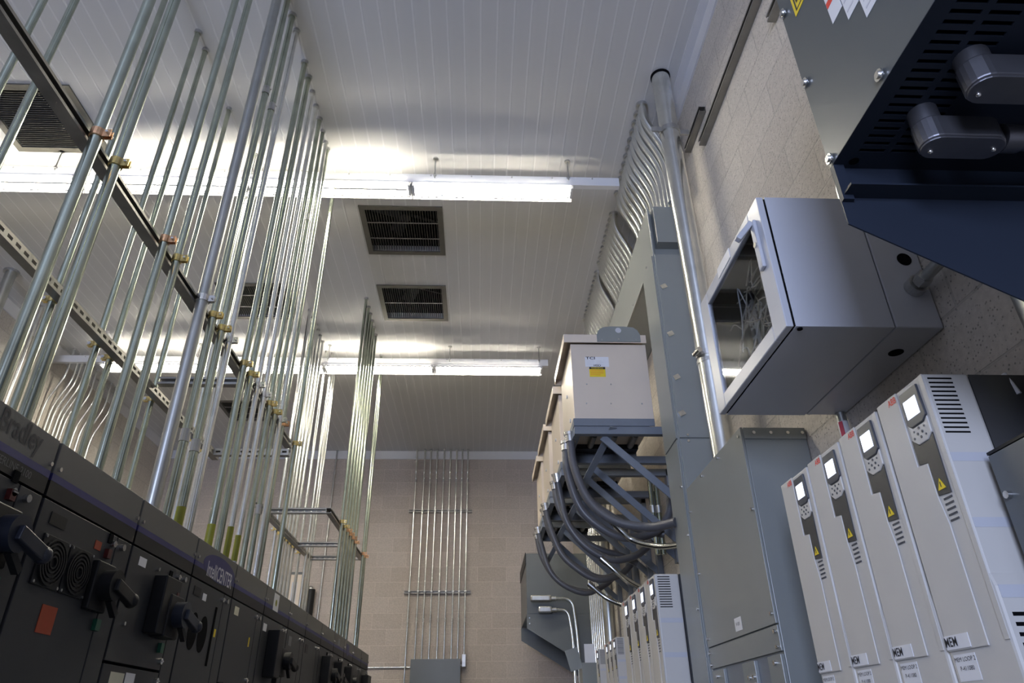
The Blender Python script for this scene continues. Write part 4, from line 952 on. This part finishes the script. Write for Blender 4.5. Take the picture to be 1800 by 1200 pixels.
# near grey box at the right frame edge
t = thing('disconnect_cabinet', 'dark grey cabinet at the right frame edge in front of the nearest drive', 'electrical cabinet', (1.19, 0.95, FL))
bx('body', 'grey2', t, 1.0645, XR, 0.55, 1.335, FL, 0.49, 0.002)
bx('door', 'grey2', t, 1.054, 1.0640, 0.552, 1.333, -0.6, 0.488, 0.002)
bx('door', 'grey2', t, 1.054, 1.0640, 0.552, 1.333, FL+0.02, -0.605, 0.002)
bx('top_lip', 'black', t, 1.0545, XR-0.01, 0.551, 1.334, 0.490, 0.496)
s = MB().cyl((1.044, 1.31, 0.40), (1.054, 1.31, 0.40), 0.008, 8).cyl((1.044, 1.31, 0.1), (1.054, 1.31, 0.1), 0.008, 8); s.build('screws', 'bolt', t)
# far overhead enclosure on the right wall near the back
def make_far_enclosure():
    x0, x1, y0, y1, z0, z1 = 0.52, XR, 8.3, 9.5, 1.0, 1.82
    t = thing('overhead_enclosure', 'dark grey slanted bottom enclosure on the right wall near the back, behind the cables', 'electrical enclosure', (0.95, 8.9, 0.6))
    bx('shell', 'grey2', t, x0+0.004, x1, y0+0.004, y1, z0+0.15, z1, 0.002)
    bx('end_panel', 'grey2', t, x0+0.012, 1.0, y0, y0+0.0035, z0+0.16, z1-0.004)
    for ye in (y0, y1-0.004):
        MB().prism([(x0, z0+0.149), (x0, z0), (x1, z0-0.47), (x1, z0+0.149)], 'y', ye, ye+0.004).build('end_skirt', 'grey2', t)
    bx('front_flange', 'black', t, x0-0.004, x0+0.0035, y0, y1, z1-0.12, z1+0.01)
    s = MB().cyl((x0+0.03, y0-0.006, z0+0.11), (x0+0.03, y0, z0+0.11), 0.008, 8).cyl((x0+0.03, y0-0.006, z0+0.05), (x0+0.03, y0, z0+0.05), 0.008, 8); s.build('bolts', 'bolt', t)
    return t
make_far_enclosure()
for k, (x0, x1, z, zc, nm, m) in enumerate(((0.56, 0.80, 1.305, 0.30, 'upper brass coloured', 'brass'), (0.645, 0.80, 1.185, 0.30, 'lower grey', 'zinc'))):
    y = 8.22; t = thing('gooseneck_conduit', '%s gooseneck fitting with bent conduit in front of the slanted enclosure' % nm, 'conduit', (1.0, y, 0.3), 'gooseneck conduits')
    bx('conduit_body', 'strutp' if k == 0 else 'zinc', t, x0, x1, y-0.035, y+0.035, z-0.035, z+0.035, 0.018)
    bx('cover_plate', 'zinc', t, x0+0.02, x1-0.03, y-0.04, y-0.0352, z-0.022, z+0.022, 0.004)
    xe = 1.055 if k == 0 else 1.0
    MB().tube(fillet([(x1, y, z), (xe-0.02, y, z), (xe+0.02, y, 0.9), (xe+0.02, y, FL+0.5)], 0.2, 10), 0.0175, 12).build('pipe', 'galv2', t)
    MB().cyl((x1-0.005, y, z), (x1+0.05, y, z), 0.024, 10).build('connector', 'zinc', t)
# straight conduits on the far right wall with the fat pipe beside them
for k in range(9):
    conduit([(1.24, 7.18+0.13*k, FL+0.4), (1.24, 7.18+0.13*k, 3.0)], 0.019, 'galv2', 'straight bright conduit behind the cables at the right wall, %s in its row' % ORDN[k], 'straight conduits behind the cables')
conduit([(1.22, 6.97, FL+0.4), (1.22, 6.97, 3.0)], 0.055, 'galv3', 'fat grey pipe behind the cables at the right wall', None, coup=(1.75,))
# far small switch with open cover and paper
t = thing('safety_switch', 'small grey box in the far corner with its brownish cover swung open', 'box', (0.9, 6.5, 0.2))
bx('box', 'grey', t, 0.86, 1.05, 6.4, 6.6, -0.2, 0.50, 0.003)
MB().boxm((0.80, 6.45, 0.53), ((0.96, 0, 0.27), (0, 1, 0), (-0.27, 0, 0.96)), (0.055, 0.004, 0.085)).build('open_cover', 'grey', t)
t = thing('paper_sheet', 'white paper sheet standing up behind the small grey box in the far corner', 'paper', (0.95, 6.62, 0.5))
MB().box(0.915, 1.005, 6.602, 6.604, 0.50, 0.665).build('sheet', 'paper', t)

# ------------------------------------------------------------------ lift everything from eye level to the floor datum
for o in ROOTS: o.location.z += EYE
